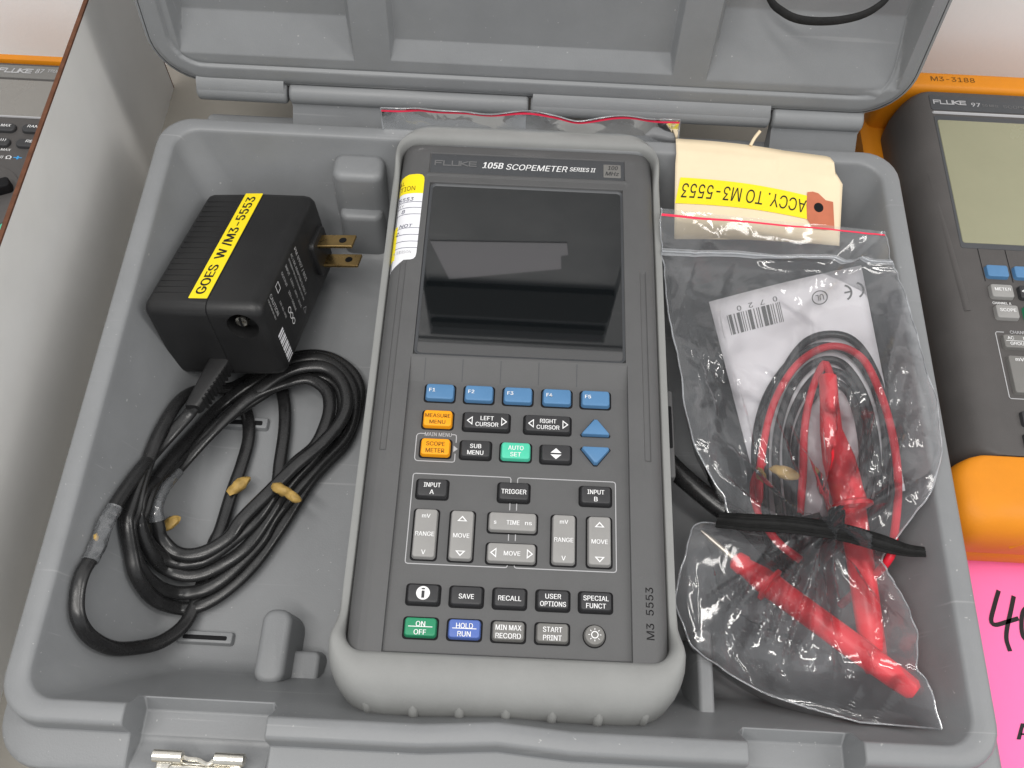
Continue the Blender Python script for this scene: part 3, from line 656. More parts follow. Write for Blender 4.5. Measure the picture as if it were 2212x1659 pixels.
obj('sun_ring', *ring2(1.15, 1.55, 35.8, -121, TZ), 'white', k, 0)
obj('sun_rays', *join(*[ribbon([(35.8+2.0*math.cos(a*math.pi/4), -121+2.0*math.sin(a*math.pi/4)), (35.8+2.7*math.cos(a*math.pi/4), -121+2.7*math.sin(a*math.pi/4))], .3, TZ) for a in range(8)]), 'white', k, 0)
# printed brackets on the key panel
PZ = 59.95
def bracket(P, name='printed_line'): obj(name, *ribbon([(x, y+.95) for x, y in P], .42, PZ), 'grey_print', sc, 0)
bracket([(-41.6, -33), (-43.8, -33), (-44.8, -33.3), (-45.4, -34.2), (-45.4, -45.2), (-45, -46.2), (-44, -46.6), (-28.2, -46.6), (-27.5, -46.3), (-27.3, -45.4), (-27.3, -42.4)])
bracket([(-29.6, -33), (-28, -33), (-27.4, -33.3), (-27.2, -34.2), (-27.2, -37)])
obj('printed_lettering', *text_fit('MAIN MENU', 12.2, 1.9, -35.6, -32.3, PZ, .02), 'grey_print', sc, 0)
obj('printed_arrow', [(-28.2, -37.5, PZ), (-28.2, -40.7, PZ), (-26.2, -39.1, PZ)], [(0, 1, 2)], 'grey_print', sc, 0)
for s in (-1, 1):
    bracket([(s*1.5, -56.2), (s*1.5, -53.6), (s*1.8, -53), (s*2.4, -52.8), (s*44.2, -52.8), (s*45, -53.1), (s*45.3, -53.8), (s*45.3, -93.4), (s*45, -94.1), (s*44.2, -94.4), (s*2.4, -94.4), (s*1.8, -94.2), (s*1.5, -93.6), (s*1.5, -92.2)])
    bracket([(s*1.5, -64.4), (s*1.5, -68.4)]); bracket([(s*1.5, -78.4), (s*1.5, -82.4)])
V, F = text_fit('M3  5553', 22, 3.3, 58.9, -111, FZ-.0, .012, rot=math.pi/2)
V = [(x, y, FZ+margin(abs(x))+.12) for x, y, z in V]
obj('engraved_lettering', V, F, 'brown_print' if 0 else 'black_print', sc, 0)
# calibration sticker wrapped over the left edge
def st_z(x): return FZ+margin(abs(x))
SX = [-53.6-13.9*i/16 for i in range(17)]
def strip(x0, x1, y0, y1, dz, slope=0., n=14, fx=None):
    xs2 = [x0+(x1-x0)*i/n for i in range(n+1)]
    return grid(n+1, 2, lambda i, j: (xs2[i], ((y0, y1)[j])+slope*(-53.6-xs2[i]), st_z(xs2[i])+dz))
def st_poly(dz):
    top = [(-53.6-.0, 113.2), (-53.9, 115.2), (-55, 116.6), (-56.6, 117.0)]+[(x, 117-.35*max(0, -62-x)) for x in (-58, -60, -62, -64, -65.5, -66.6, -67.4)]
    bot = [(-53.9, 66.5), (-54.2, 64.2), (-55.2, 62.8), (-56.8, 62.3)]+[(x, 62.2-.9*max(0, -60-x)) for x in (-58, -60, -62, -64, -65.5, -66.6, -67.4)]
    return [(x, y, st_z(x)+dz) for x, y in top], [(x, y, st_z(x)+dz) for x, y in bot]
a, b = st_poly(.18); n = len(a)
st = obj('calibration_sticker', a+b, [(i, i+1, n+i+1, n+i) for i in range(n-1)], 'sticker', sc, 60)
a, _ = st_poly(.26); lo = [(x, 104.3, z) for x, y, z in a]
obj('sticker_header', a+lo, [(i, i+1, n+i+1, n+i) for i in range(n-1)], 'sticker_y', st, 60)
V, F = strip(-65.0, -67.4, 63, 84, .26, 0, 6); obj('sticker_band', V, F, 'sticker_y', st, 60)
for y in (98.5, 94.8, 90.6, 81.8, 77.6, 73.4, 69.4):
    V, F = strip(-53.8, -67.3, y, y+.28, .3, 0); obj('ruled_line', V, F, 'ink', st, 60)
for s, x, y, w_, h_, m in (('AL', -65.4, 111.6, 3, 2.4, 'brown_print'), ('TION', -62.0, 107.6, 8.0, 3.0, 'brown_print'), ('5553', -62.2, 100.4, 8, 2.3, 'ink'), ('BY', -64.4, 96.5, 2.8, 1.6, 'grey_print'), ('8', -63, 92.6, 1.8, 2.4, 'ink'), ('NOT', -60.8, 83.3, 7, 2.0, 'ink'), ('2.', -64.6, 79.0, 2.6, 1.9, 'ink'), ('A EDISON', -61.3, 66.9, 9.4, 1.7, 'grey_print')):
    V, F = text_fit(s, w_, h_, x, y, 0, .005, .2 if m == 'ink' else 0); V = [(p, q, st_z(p)+.36) for p, q, _ in V]
    obj('sticker_lettering', V, F, m, st, 0)

# ------------------------------------------------------------------ second oscilloscope (orange holster) beside the case
s2 = thing('handheld_oscilloscope', 'charcoal handheld oscilloscope with pale green screen in bulky orange holster beside the case', 'oscilloscope', (285, 105, 0))
def L2(x0, x1, y0, y1, r, z): return [(x-285, y-105, z) for x, y in rr(x0, x1, y0, y1, r, 8)]
V, F = loft([L2(220, 352, -8, 220, 8, 6), L2(217.2, 353, -12, 223, 10, 30), L2(217, 353, -12, 223, 10, 40), L2(218, 352, -12, 223, 10, 47), L2(220, 350, -12, 223, 9, 53), L2(223, 347, -12, 223, 8, 57.5), L2(227, 343, -12, 222.5, 6, 60.6), L2(231.5, 339, -12, 222, 4, 61.8), L2(234, 336, -11.5, 221.6, 3, 62)])
obj('body', V, F, 'meter', s2, 50)
def P2(name, m, w_, h_, x, y, z0, z1, ch=.5, par=None): return obj(name, *plate(w_, h_, 1.2, z0, z1, ch, x-285, y-105, 4, .5), m, par or s2, 40)
def T2(s, w_, h_, x, y, z, m='white', par=None, b=.02): return obj('lettering', *text_fit(s, w_, h_, x-285, y-105, z, b), m, par or s2, 0)
k = P2('name_plate', 'plate', 104, 11.5, 286, 213.4, 61, 62.3, .1)
obj('brand_lettering', *logo(19, 3.4, 245.6-285, 213.5-105, 62.45), 'grey_print', k, 0); T2('97', 5, 3, 260.5, 212.6, 62.45, 'grey_print', k, .03); T2('50 MHz', 9.4, 2.0, 269, 212.4, 62.45, 'emboss', k); T2('SCOPEMETER', 27, 2.2, 290, 212.2, 62.45, 'emboss', k)
P2('bezel_ridge', 'grey_print', 103, .9, 286, 205.6, 62, 62.8, .2)
P2('bezel', 'plate', 103, 94, 286, 156, 61, 62.25, .1)
P2('display_window', 'lcd_green', 99, 87, 285.6, 156, 62, 62.5, .1)
for i in range(5):
    x = 250.3+14.6*i
    P2('key', 'blue', 11.2, 7.2, x, 93.6, 61.5, 64.4)
    obj('score_line', *ribbon([(x-7-285, 110-105), (x-6.6-285, 88-105)], .4, 62.15), 'gap', s2, 0)
k = P2('key', 'light', 11.4, 7.8, 250.4, 81.1, 61.5, 64.4); T2('METER', 8.2, 1.9, 250.6, 81.8, 64.55, par=k)
T2('CHANNEL A', 9.6, 1.5, 249.8, 74.6, 62.15)
k = P2('key', 'light', 11.4, 7.8, 250.7, 68.4, 61.5, 64.4); T2('SCOPE', 8.2, 1.9, 250.9, 69.1, 64.55, par=k)
k = P2('key', 'dark', 16, 7.8, 267.5, 81.1, 61.5, 64.4); T2('<', 2, 2.4, 261.4, 81.2, 64.55, par=k)
P2('key', 'green', 11.4, 7.8, 265.5, 68.4, 61.5, 64.4)
obj('printed_line', *ribbon([(247.5-285, 57-105), (243.8-285, 57-105), (243.1-285, 56.3-105), (243.1-285, 19.4-105), (243.8-285, 18.7-105), (280-285, 18.7-105)], .45, 62.15), 'grey_print', s2, 0)
T2('CHANNEL A', 13.5, 1.9, 257.4, 57.2, 62.15, 'grey_print')
k = P2('key', 'mid', 20, 7.6, 255.6, 50.8, 61.5, 64.2)
T2('AC', 3.2, 1.8, 249.0, 52.4, 64.35, par=k); T2('DC', 3.2, 1.8, 257, 52.4, 64.35, par=k); T2('GROUND', 10.5, 1.8, 253.6, 49.2, 64.35, par=k); obj('divider_line', *ribbon([(246.5-285, 50.8-105), (264-285, 50.8-105)], .25, 64.3), 'white', k, 0)
k = P2('key', 'mid', 12.4, 21, 252, 31.8, 61.5, 64.2); T2('mV', 4.2, 1.9, 251.2, 40, 64.35, par=k); T2('V', 1.9, 1.9, 252.6, 24.2, 64.35, par=k)
P2('key', 'dark', 13, 7.6, 252.8, 7.4, 61.5, 64.2); P2('key', 'dark', 13, 7.6, 252.0, -4.6, 61.5, 64.2)
obj('grip_groove', *tube(spline([(227.6-285, 161-105, 57.4), (229.5-285, 115-105, 58.5), (231.8-285, 69-105, 59.4)], 6), 3.0, 14), 'meter', s2, 50)
# orange holster: back tray, top wall, lower cap
V, F = loft([L2(209, 361, -44, 236, 14, 0), L2(206.5, 364, -48, 239, 16, 12), L2(206.5, 364, -48, 239, 16, 26), L2(209.5, 361, -46, 237, 14, 28), L2(214, 357, -30, 226, 10, 27.5)])
h2 = obj('holster', V, F, 'yellow_h', s2, 50)
V, F = loft([L2(210, 361, 224, 238.5, 5, 24), L2(209, 361, 224, 239, 5, 56), L2(210, 360, 224.6, 238.2, 5, 60.5), L2(213, 357, 226, 236.5, 4, 62.4), L2(216, 354, 228, 235, 3, 62.8)]); obj('holster_top_wall', V, F, 'yellow_h', h2, 50)
V, F = text_fit('M3-3188', 26, 3.6, 250-285, 231.6-105, 62.95, .012); obj('pencil_mark', V, F, 'brown_print', h2, 0)
V, F = loft([L2(208, 362, -48, -12.5, 12, 24), L2(206.6, 364, -51, -12.5, 14, 36), L2(207, 363.5, -52, -12.5, 14, 48), L2(208.5, 361, -50.5, -12.5, 13, 55), L2(211, 358, -47.5, -12.7, 12, 60), L2(215, 354, -43, -13, 10, 62.6), L2(221, 349, -36, -13.6, 8, 63.4)]); obj('holster_lower_cap', V, F, 'yellow_h', h2, 60)
obj('cap_groove', *tube(spline([(238-285, -51.4-105, 44), (246-285, -49.6-105, 55), (256-285, -42-105, 62.6), (266-285, -30-105, 65.6)], 3), 1.2, 8), 'yellow_h', h2, 60)

# ------------------------------------------------------------------ multimeter behind the board
mm = thing('multimeter', 'charcoal multimeter with grey screen and yellow holster behind the standing board', 'multimeter', (-316, 150, 0))
def L3(x0, x1, y0, y1, r, z): return [(x+316, y-150, z) for x, y in rr(x0, x1, y0, y1, r, 6)]
V, F = loft([L3(-362, -270, 30, 231, 10, 0), L3(-364, -268, 28, 233.5, 12, 10), L3(-364, -268, 28, 233.5, 12, 40), L3(-362.5, -269.5, 29, 232.6, 11, 44), L3(-360, -272, 32, 227.4, 9, 45.2), L3(-359, -273, 33, 226.4, 8, 42), L3(-359, -273, 33, 226.4, 8, 12)])
obj('holster', V, F, 'yellow_h', mm, 50)
V, F = loft([L3(-358, -274, 34, 225.6, 7, 14), L3(-358, -274, 34, 225.6, 7, 42), L3(-357, -275, 35, 224.8, 6, 44.4), L3(-355, -277, 37, 223, 5, 45)]); obj('body', V, F, 'meter', mm, 40)
def P3(name, m, w_, h_, x, y, z0, z1, ch=.5, par=None, r=1.2): return obj(name, *plate(w_, h_, r, z0, z1, ch, x+316, y-150, 5, .3), m, par or mm, 40)
def T3(s, w_, h_, x, y, z, m='white', par=None, b=.02, sh=.2): return obj('lettering', *text_fit(s, w_, h_, x+316, y-150, z, b, sh), m, par or mm, 0)
k = P3('name_plate', 'mid', 74, 10, -316, 217.6, 44.5, 45.5, .2)
obj('brand_lettering', *logo(20.2, 3.8, -311.4+316, 218-150, 45.65, .25), 'grey_print', k, 0); T3('87', 5, 3.6, -296.6, 218.4, 45.65, 'grey_print', k, .03); T3('TRUE RMS', 14, 2.4, -285, 219, 45.65, 'grey_print', k)
P3('display_window', 'lcd_grey', 74, 28.5, -316, 196.6, 44.5, 45.4, .2)
P3('display_ledge', 'grey_print', 74, .7, -316, 182, 44.8, 45.8, .1)
for x, y, s, w_ in ((-306.5, 173.2, 'MIN MAX', 12), (-285.5, 173.4, 'RANGE', 11), (-306.8, 162.2, '))))', 5), (-285.8, 162.2, 'REL', 6.4), (-326, 173.2, '', 0), (-326, 162.2, '', 0)):
    k = P3('key', 'dark', 17.5, 6, x, y-.6, 44.6, 47, .8, r=2.9)
    if s: T3(s, w_, 1.9, x+(0 if s != '))))' else 4), y+.3, 47.15, par=k)
    if s == 'REL': obj('delta_mark', *ribbon([(x+4.6+316, y-.6-150), (x+6.6+316, y-.6-150), (x+5.6+316, y+1.2-150)], .35, 47.15, True), 'white', k, 0)
T3('MIN MAX', 12, 1.6, -302.6, 157, 45.2); T3('))))', 4, 2.2, -301.6, 151.4, 45.2); T3('Ω', 3.2, 2.5, -296.4, 151.5, 45.2, sh=0)
obj('capacitor_mark', *join(ribbon([(-293.6+316, 1.6), (-291.6+316, 1.6)], .5, 45.2), ribbon([(-290.8+316, 1.6), (-288.8+316, 1.6)], .5, 45.2), ribbon([(-291.5+316, .4), (-291.5+316, 2.8)], .5, 45.2), ribbon([(-290.9+316, .4), (-290.9+316, 2.8)], .5, 45.2)), 'cyan', mm, 0)
k = obj('selector_dial', *revolve([(26, 44.8), (25.8, 45.8), (24.6, 46.2), (10, 46.2), (9.8, 52), (8, 53)], 48, 'z', (9, -29.5, 0)), 'meter', mm, 40)
V, F = plate(44, 7, 2, 46, 52.5, 1, 0, 0, 4); ca, sa = math.cos(.42), math.sin(.42)
obj('dial_pointer', [(9+x*ca-y*sa, -29.5+x*sa+y*ca, z) for x, y, z in V], F, 'gap', k, 40)
P3('test_socket_mark', 'teal', 9, 5, -290, 103.4, 44.6, 45.4, .2)

# ------------------------------------------------------------------ pink sign under the second oscilloscope
pk = thing('price_sheet', 'neon pink paper sheet with handwritten black numerals half under the orange holster', 'paper', (300, -150, 0))
V, F = box(-92, 110, -160, 150, .2, .5); obj('sheet', V, F, 'pink', pk, 0)
for P in PINK_4:
    Q = [(p.x, p.y) for p in spline([(x-300, y+150, 0) for x, y in P], .8)]
    obj('handwritten_stroke', *ribbon(Q, 2.2, .75), 'black_print', pk, 0)
(ax, ay), (bx, by) = PINK_T[0]
obj('printed_block', *box(ax-300, ax-300+22, by+150, ay+150+9, .6, .7), 'black_print', pk, 0)
for i, w_ in ((1, 1.6), (2, .8)): obj('printed_rule', *ribbon([(x-300, y+150) for x, y in PINK_T[i]], w_, .7), 'black_print', pk, 0)
(ax, ay), (bx, by) = PINK_T[3]
obj('printed_lettering', *text_fit('AS IS', 44, by-ay, ax-300+22, (ay+by)/2+150, .7, .03) if 0 else text_fit('A', 8.5, by-ay, ax-300+3.6, (ay+by)/2+150, .7, .04), 'black_print', pk, 0)
# ------------------------------------------------------------------ power adapter with its cord
AM = Matrix(((0.98182, 0, 0), (0, 1, 0), (0, 0, 1)))
def Rz(a): return Matrix.Rotation(a, 3, 'Z')
AM = Matrix.Rotation(math.radians(-4.33), 3, 'Z') @ Matrix.Rotation(math.radians(-10.03), 3, 'Y') @ Matrix.Rotation(math.radians(-13.88), 3, 'X')
ASC = 1.10                                  # overall size of the adapter body about its own centre
AP = Vector((-171.11, 25.63, 34.1)) + AM @ Vector((28, 42.6, 22.5))*(1-ASC) + Vector((-2.5, 1.5, 0))
AMAT = Matrix.Translation(AP) @ AM.to_4x4() @ Matrix.Diagonal((ASC, ASC, ASC, 1))
ad = thing('power_adapter', 'black mains adapter with brass blades, yellow label and coiled black cord', 'adapter', tuple(AP), AM)
ad.scale = (ASC, ASC, ASC)
AW, AL, AH = 55.85, 85.15, 44.96
def al(x, ins, r=5.5): return [(x, y, z) for y, z in rr(ins, AL-ins, ins, AH-ins, r, 6)]
V, F = loft([al(0, 3.4, 3), al(.7, 1.7, 4), al(2, .6, 5), al(4, .1), al(30.1, 0), al(30.5, .35)]); rear = obj('rear_shell', V, F, 'black', ad, 45)
V, F = loft([al(30.6, .35), al(30.9, 0), al(AW-5, .5), al(AW-2.4, 1.1, 5), al(AW-.8, 2.2, 4.5), al(AW, 3.8, 4)]); fs = obj('front_shell', V, F, 'black', ad, 45)
# recessed screw well: cut, then keep the evaluated mesh
ct = obj('cutter', *revolve([(7.4, -9), (7.0, 8.5)], 32, 'y', (45.2, 0, 33.6)), 'gap', ad, 0)
ct2 = obj('cutter', *box(44.5, 60, -9, 7.5, 29.5, 38.9), 'gap', ad, 0)
bo = fs.modifiers.new('well', 'BOOLEAN'); bo.object = ct; bo.operation = 'DIFFERENCE'; bo.solver = 'EXACT'
dg = bpy.context.evaluated_depsgraph_get(); dg.update()
nm = bpy.data.meshes.new_from_object(fs.evaluated_get(dg)); fs.modifiers.clear(); fs.data = nm
nm.materials.clear(); nm.materials.append(M['black']); nm.set_sharp_from_angle(angle=math.radians(40))
bpy.data.objects.remove(ct); bpy.data.objects.remove(ct2)
sw = obj('screw', *revolve([(3.2, 8.9), (3.2, 4.0), (2.7, 3.0), (.5, 2.6)], 20, 'y', (43.6, 0, 34.0)), 'nickel', ad, 40)
obj('screw_slot', *box(43.2, 44.0, 2.3, 3.2, 31.6, 36.4), 'gap', sw, 0)
ribs = join(*[plate(16.4, .7, .2, 44.6, AH+.16, .1, 11.2, 10+66*i/17., 2) for i in range(18)])
tag(obj('grip_ribs', *ribs, 'black', rear, 40), kind='stuff')
lb = obj('yellow_label', *plate(9.0, 76, .3, AH, AH+.18, .05, 25.6, 44.0, 2), 'tape_y', ad, 0)
obj('lettering', *text_fit('GOES  W /M3-5553', 70, 5.4, 25.6, 43.8, AH+.3, .05, rot=math.pi/2), 'black_print', lb, 0)
def side(V): return [(AW+.15, y, z) for y, z in V]
def sidetext(s, w_, h_, y, ztop, m='white', b=.01):
    V, F = text_fit(s, w_, h_, 0, 0, 0, b)
    obj('rating_print', [(AW+.15, y+q, ztop-w_/2-p) for p, q, _ in V], F, m, ad, 0)
sidetext('PM 8907 / 803', 20, 2.6, 47.6, 39.4)
sidetext('AC / DC ADAPTER CLASS 2', 25, 2.1, 42.6, 40)
sidetext('INTENDED FOR USE IN SOUND CONTROL', 26, 1.2, 39.2, 40)
sidetext('INPUT', 6, 1.7, 34.6, 40); sidetext('120V~  60Hz  20VA', 18, 1.5, 34.6, 32)
sidetext('OUTPUT', 8.4, 1.7, 29.2, 40.4); sidetext('15V= 500mA', 12, 1.7, 29.2, 29)
sidetext('CAUTION', 12, 2.3, 13.6, 40.8); sidetext('FOR INDOOR USE ONLY', 12, 1.1, 10.4, 40.8); sidetext('CAT. NO. 1803', 10, 1.3, 19.0, 32)
for q, zc in ((24, 22), (24, 18.6), (24, 15.2)):
    V, F = ring2(1.2, 1.6, 0, 0, 0, 16); obj('polarity_mark', [(AW+.15, q+y, zc-x) for x, y, _ in V], F, 'white', ad, 0)
V, F = ribbon([(0, 0), (4, 0), (4, 3.4), (0, 3.4)], .45, 0, True); obj('class_mark', [(AW+.15, 20+y, 40-x) for x, y, _ in V], F, 'white', ad, 0)
V, F = ribbon([(0, 0), (3.4, 0), (1.7, 3)], .4, 0, True); obj('warning_mark', [(AW+.15, 36+y, 12-x) for x, y, _ in V], F, 'grey_print', ad, 0)
bars = [box(AW+.1, AW+.16, 7, 13, z, z+w_) for z, w_ in [(5+i*1.42, .5+.55*((i*7) % 3)/2) for i in range(12)]]
tag(obj('barcode_bars', *join(*bars), 'sticker', ad, 0), kind='stuff')
pb = obj('blade_base', *plate(20, 18, 3, AW-1, AW+2.2, .8, 0, 0, 4), 'black', ad, 40)
pb.data.transform(Matrix(((0, 0, 1, 0), (0, 1, 0, 0), (1, 0, 0, 0), (0, 0, 0, 1)))); pb.data.transform(Matrix.Translation((0, 69.6*S, 19.5*S)))
for zc in (25.4, 13.2):
    V, F = box(AW+1, AW+20, 65.2, 74.0, zc-.8, zc+.8); bl_ = obj('blade', V, F, 'brass', ad, 0)
    bb = bl_.modifiers.new('soft', 'BEVEL'); bb.width = .0005; bb.segments = 2
    obj('blade_hole', *revolve([(1.9, zc+.75), (1.9, zc+.95)], 16, 'z', (AW+14.2, 69.6, 0)), 'gap', bl_, 0)
# ribbed strain relief
V, F = loft([[(26+dx, y, 9+dz-(-y)*.12) for dx, dz in rr(-wd, wd, -hd, hd, 1.6, 4)] for y, wd, hd in ((1, 5, 4), (-2, 5, 4), (-24, 3.7, 3.2), (-25, 3.3, 2.8))])
V = [(x-(-y)*.2 if y < 0 else x, y, z) for x, y, z in V]
sr = obj('strain_relief', V, F, 'black', ad, 45)
for i in range(9):
    y = -3.5-i*2.2; x0 = 26-(-y)*.2; wd = 5-1.3*(-y)/24
    obj('relief_rib', *box(x0+wd-.6, x0+wd+.7, y-.5, y+.5, 5.5-(-y)*.12, 12.2-(-y)*.12), 'black', sr, 0)
def cprof(a):
    c, s_ = math.cos(a), math.sin(a)
    return 3.4*c, (2.1-.28*math.exp(-(c/.22)**2))*s_ if abs(c) < .75 else 2.1*s_
def world_part(name, V, F, m, smooth=60):
    inv = AMAT.inverted()
    return obj(name, [tuple(inv @ Vector(v)) for v in V], F, m, ad, smooth)
end = AMAT @ Vector((21.2, -23, 6))
lead = [tuple(end)] + CORD_LEAD[1:]
zz = 0
path = spline(lead, 1.6); n = len(path)
V, F = tube(path, 1, 16, flat=(2.75, 1.75), prof=cprof); cd = world_part('cord', V, F, 'cord')
V, F = tube(spline([(x, y, z+.0) for x, y, z in CORD_COIL], 1.8), 1, 16, flat=(2.75, 1.75), prof=cprof); world_part('cord_coil', V, F, 'cord')
V, F = tube(spline(CORD_STRAND, 1.8), 1, 16, flat=(2.75, 1.75), prof=cprof); world_part('cord_strand', V, F, 'cord')
V, F = tube(spline(CORD_LEAD[4:8], 1.2)[4:-6], 1, 14, flat=(3.9, 2.7)); V = [(x+.5*noise.noise(Vector((x*.4, y*.4, z))), y, z+.6*noise.noise(Vector((x*.5, y*.5, z+7)))) for x, y, z in V]
world_part('clear_tape', V, F, 'film_pleat', 30)
V, F = tube(spline(CORD_COIL[-20:-16], 1.2)[3:-3], 1, 14, flat=(3.9, 2.7)); V = [(x, y, z+.7*noise.noise(Vector((x*.5, y*.5, z+7)))) for x, y, z in V]
world_part('clear_tape', V, F, 'film_pleat', 30)
def blob(c, a, b, h, ang, seed):
    ca, sa = math.cos(ang), math.sin(ang); V = []; F = []; nu, nv = 14, 7
    L = []
    for j in range(nv):
        ph = -1.2+2.7*j/(nv-1); ring_ = []
        for i in range(nu):
            t_ = 2*math.pi*i/nu; q = Vector((math.cos(t_)*math.cos(ph), math.sin(t_)*math.cos(ph), math.sin(ph)))
            k = 1+.35*noise.noise(q*2.1+Vector((seed, 0, 0)))
            x, y, z = q.x*a*k, q.y*b*k, q.z*h*k
            ring_.append((c[0]+x*ca-y*sa, c[1]+x*sa+y*ca, c[2]+z))
        L.append(ring_)
    return loft(L)
for c, a, b, h, an, sd in ((TAPE[0], 6.5, 3.2, 2.6, .8, 1), (TAPE[1], 5.5, 2.8, 2.4, -.3, 5), ((TAPE[1][0]+6, TAPE[1][1]-3, TAPE[1][2]-1), 5, 2.4, 2.4, -.5, 9), (TAPE[2], 5, 3, 2, .7, 12), (TAPE[3], 1.3, 2, 1.2, .3, 15)):
    world_part('tape_residue', *blob(c, a, b, h, an, sd), 'residue')

# ------------------------------------------------------------------ manila tag
tg = thing('manila_tag', 'manila paper tag with yellow label leaning on the back rim behind the bag', 'tag', (120, 130, 62))
def tagp(x, y, dz=0.):
    z = 66+(y-102)*.27 - .018*max(0, x-120) + 2.0*math.sin((x-80)/95*math.pi)
    if y > 144: z = max(z, 81.4)
    return (x-120, y-130, z-62+dz)
def toptag(x): return 157.8 + (150.6-157.8)*(max(0., x-82)/80.)**1.25 if x < 162.4 else 150.6-(x-162.4)*1.7
TXs = [80+i*1.8 for i in range(51)]
TXs = [x for x in TXs if x < 170] + [170.2]
def tpt(i, j):
    x = TXs[i]; y1 = toptag(x); y0 = 102.1+(x-80)*.012
    xx = x-(1-j/16.)*(x-80)*.03
    return tagp(xx, y0+(y1-y0)*j/16.)
V, F = grid(len(TXs), 17, tpt); sh = obj('tag_sheet', V, F, 'manila', tg, 60)
so = sh.modifiers.new('thickness', 'SOLIDIFY'); so.thickness = .0003
A_, B_, C_, D_, _ = TAGLAB
def labp(s, t_, dz): 
    x = (A_[0]*(1-s)+B_[0]*s)*t_+(D_[0]*(1-s)+C_[0]*s)*(1-t_); y = (A_[1]*(1-s)+B_[1]*s)*t_+(D_[1]*(1-s)+C_[1]*s)*(1-t_)
    y += 1.6*4*s*(1-s)*.6
    return tagp(x, y, dz)
V, F = grid(21, 5, lambda i, j: labp(i/20., j/4., .45)); yl = obj('yellow_label', V, F, 'tape_y', tg, 60)
V, F = text_fit('ACCY. TO M3-5553', .94, .56, .5, .5, 0, .006)
V = [labp(1-x, 1-y, .65) for x, y, z in V]; obj('lettering', V, F, 'black_print', yl, 0)
h = TAGHOLE[0]
E_ = [(h[0]+(-5.8+.4*math.sin(k))*0+q[0], h[1]+q[1]) for k, q in enumerate([(-6, 9), (-3, 9.6), (0, 9), (4, 5.5), (8, 5), (8.4, -10), (3, -11), (-3, -11), (-6.4, -6), (-6.6, 2)])]
obj('eyelet_patch', [tagp(x, y, .55) for x, y in E_], [tuple(range(len(E_)))], 'eyelet', tg, 60)
obj('eyelet_hole', [tagp(h[0]+2.6*math.cos(k*math.pi/8), h[1]+1+2.6*math.sin(k*math.pi/8), .7) for k in range(16)], [tuple(range(16))], 'gap', tg, 0)
obj('string_stub', *tube(spline([tagp(120, 154.5, .4), tagp(122, 158, 1.6), tagp(124.5, 160.5, 4)], 1), .9, 8), 'manila', tg, 60)

# ------------------------------------------------------------------ things inside the clear bag
C0, C1, C2, C3 = [Vector(c) for c in CARD]
cd_ = thing('white_card', 'white printed card with barcode inside the clear zip bag', 'card', tuple(C0))
CWd = (C1-C0).length; CLn = (C3-C0).length
def cpt(a, b, dz=0.):                       # a across, b down the card
    s, t_ = a/CWd, b/CLn
    p = (C0*(1-s)+C1*s)*(1-t_)+(C3*(1-s)+C2*s)*t_
    return tuple(p-C0+Vector((0, 0, dz+1.5*math.sin(s*3.1)*(1-t_))))
V, F = grid(17, 17, lambda i, j: cpt(CWd*i/16., CLn*j/16.)); k = obj('card_sheet', V, F, 'card', cd_, 60)
k.modifiers.new('thickness', 'SOLIDIFY').thickness = .0003
def ctext(s, w_, h_, a, b, bold=.01):
    V, F = text_fit(s, w_, h_, 0, 0, 0, bold); return [cpt(a-x, b+y, .5) for x, y, _ in V], F
for s, a in (('0', 33.4), ('7', 26.6), ('2', 20.4), ('0', 14.2)): obj('printed_numeral', *ctext(s, 2.2, 3.0, a, 8.6), 'emboss', cd_, 0)
obj('printed_mark', *ctext('UL', 4.2, 3.6, 56.5, 14), 'emboss', cd_, 0); V, F = ring2(3.7, 4.3, 56.5, 14, 0); obj('printed_ring', [cpt(x, y, .5) for x, y, _ in V], F, 'emboss', cd_, 0)
for cx_, off in ((75.8, 0), (69.2, 1)):
    arc = [(cx_-4.3*math.cos(t_), 14.5+4.6*math.sin(t_)) for t_ in [math.radians(-70+140*i/12.)+math.pi for i in range(13)]]
    V, F = ribbon(arc, 1.1, 0); obj('printed_mark', [cpt(x, y, .5) for x, y, _ in V], F, 'emboss', cd_, 0)
V, F = ribbon([(69.8, 14.5), (73.0, 14.5)], 1.0, 0); obj('printed_mark', [cpt(x, y, .5) for x, y, _ in V], F, 'emboss', cd_, 0)
rnd = random.Random(3); x = 7.; bars = []
for w_ in (.6, 2.4, .9, 2.6, .7, .6, .7, 2.8, .8, .6, .9, 3.4, 2.4, .7, .7, .7, .6, .6):
    bars.append((x, w_)); x += w_+ (rnd.choice((.8, 1.0, 1.6)))
k = 29.5/(x-7)
V = []; F = []
for (a, w_) in bars:
    b0 = len(V); a0 = 7+(a-7)*k; a1 = a0+w_*k; V += [cpt(a0, 11, .5), cpt(a1, 11, .5), cpt(a1, 23, .5), cpt(a0, 23, .5)]; F.append((b0, b0+1, b0+2, b0+3))
tag(obj('barcode', V, F, 'emboss', cd_, 0), kind='stuff')
def lead_thing(label, name, strands, m, r):
    c = strands[0][len(strands[0])//2]
    t_ = thing(name, label, 'test lead', (c[0], c[1], 12.5))
    for s in strands:
        V, F = tube(spline(s, 2.), r, 10); obj('wire', [(x-c[0], y-c[1], z-12.5) for x, y, z in V], F, m, t_, 60)
    return t_
def down(s):            # bring the hidden ends of each strand down to the tray floor
    a, b = Vector(s[0]), Vector(s[-1])
    return [(a.x+8, a.y-8, 30)]+list(s)+[(b.x-10, b.y-10, 36)]
lead_thing('black coiled test lead in the clear zip bag', 'black_test_lead', [down(s) if i < 4 else s for i, s in enumerate(LEAD_BLACK)] + [[(140+(12-.2*k)*math.cos(k*math.pi/8), -4+(34-.3*k)*math.sin(k*math.pi/8), 15+k*.42) for k in range(64)]], 'blackwire', 2.0)
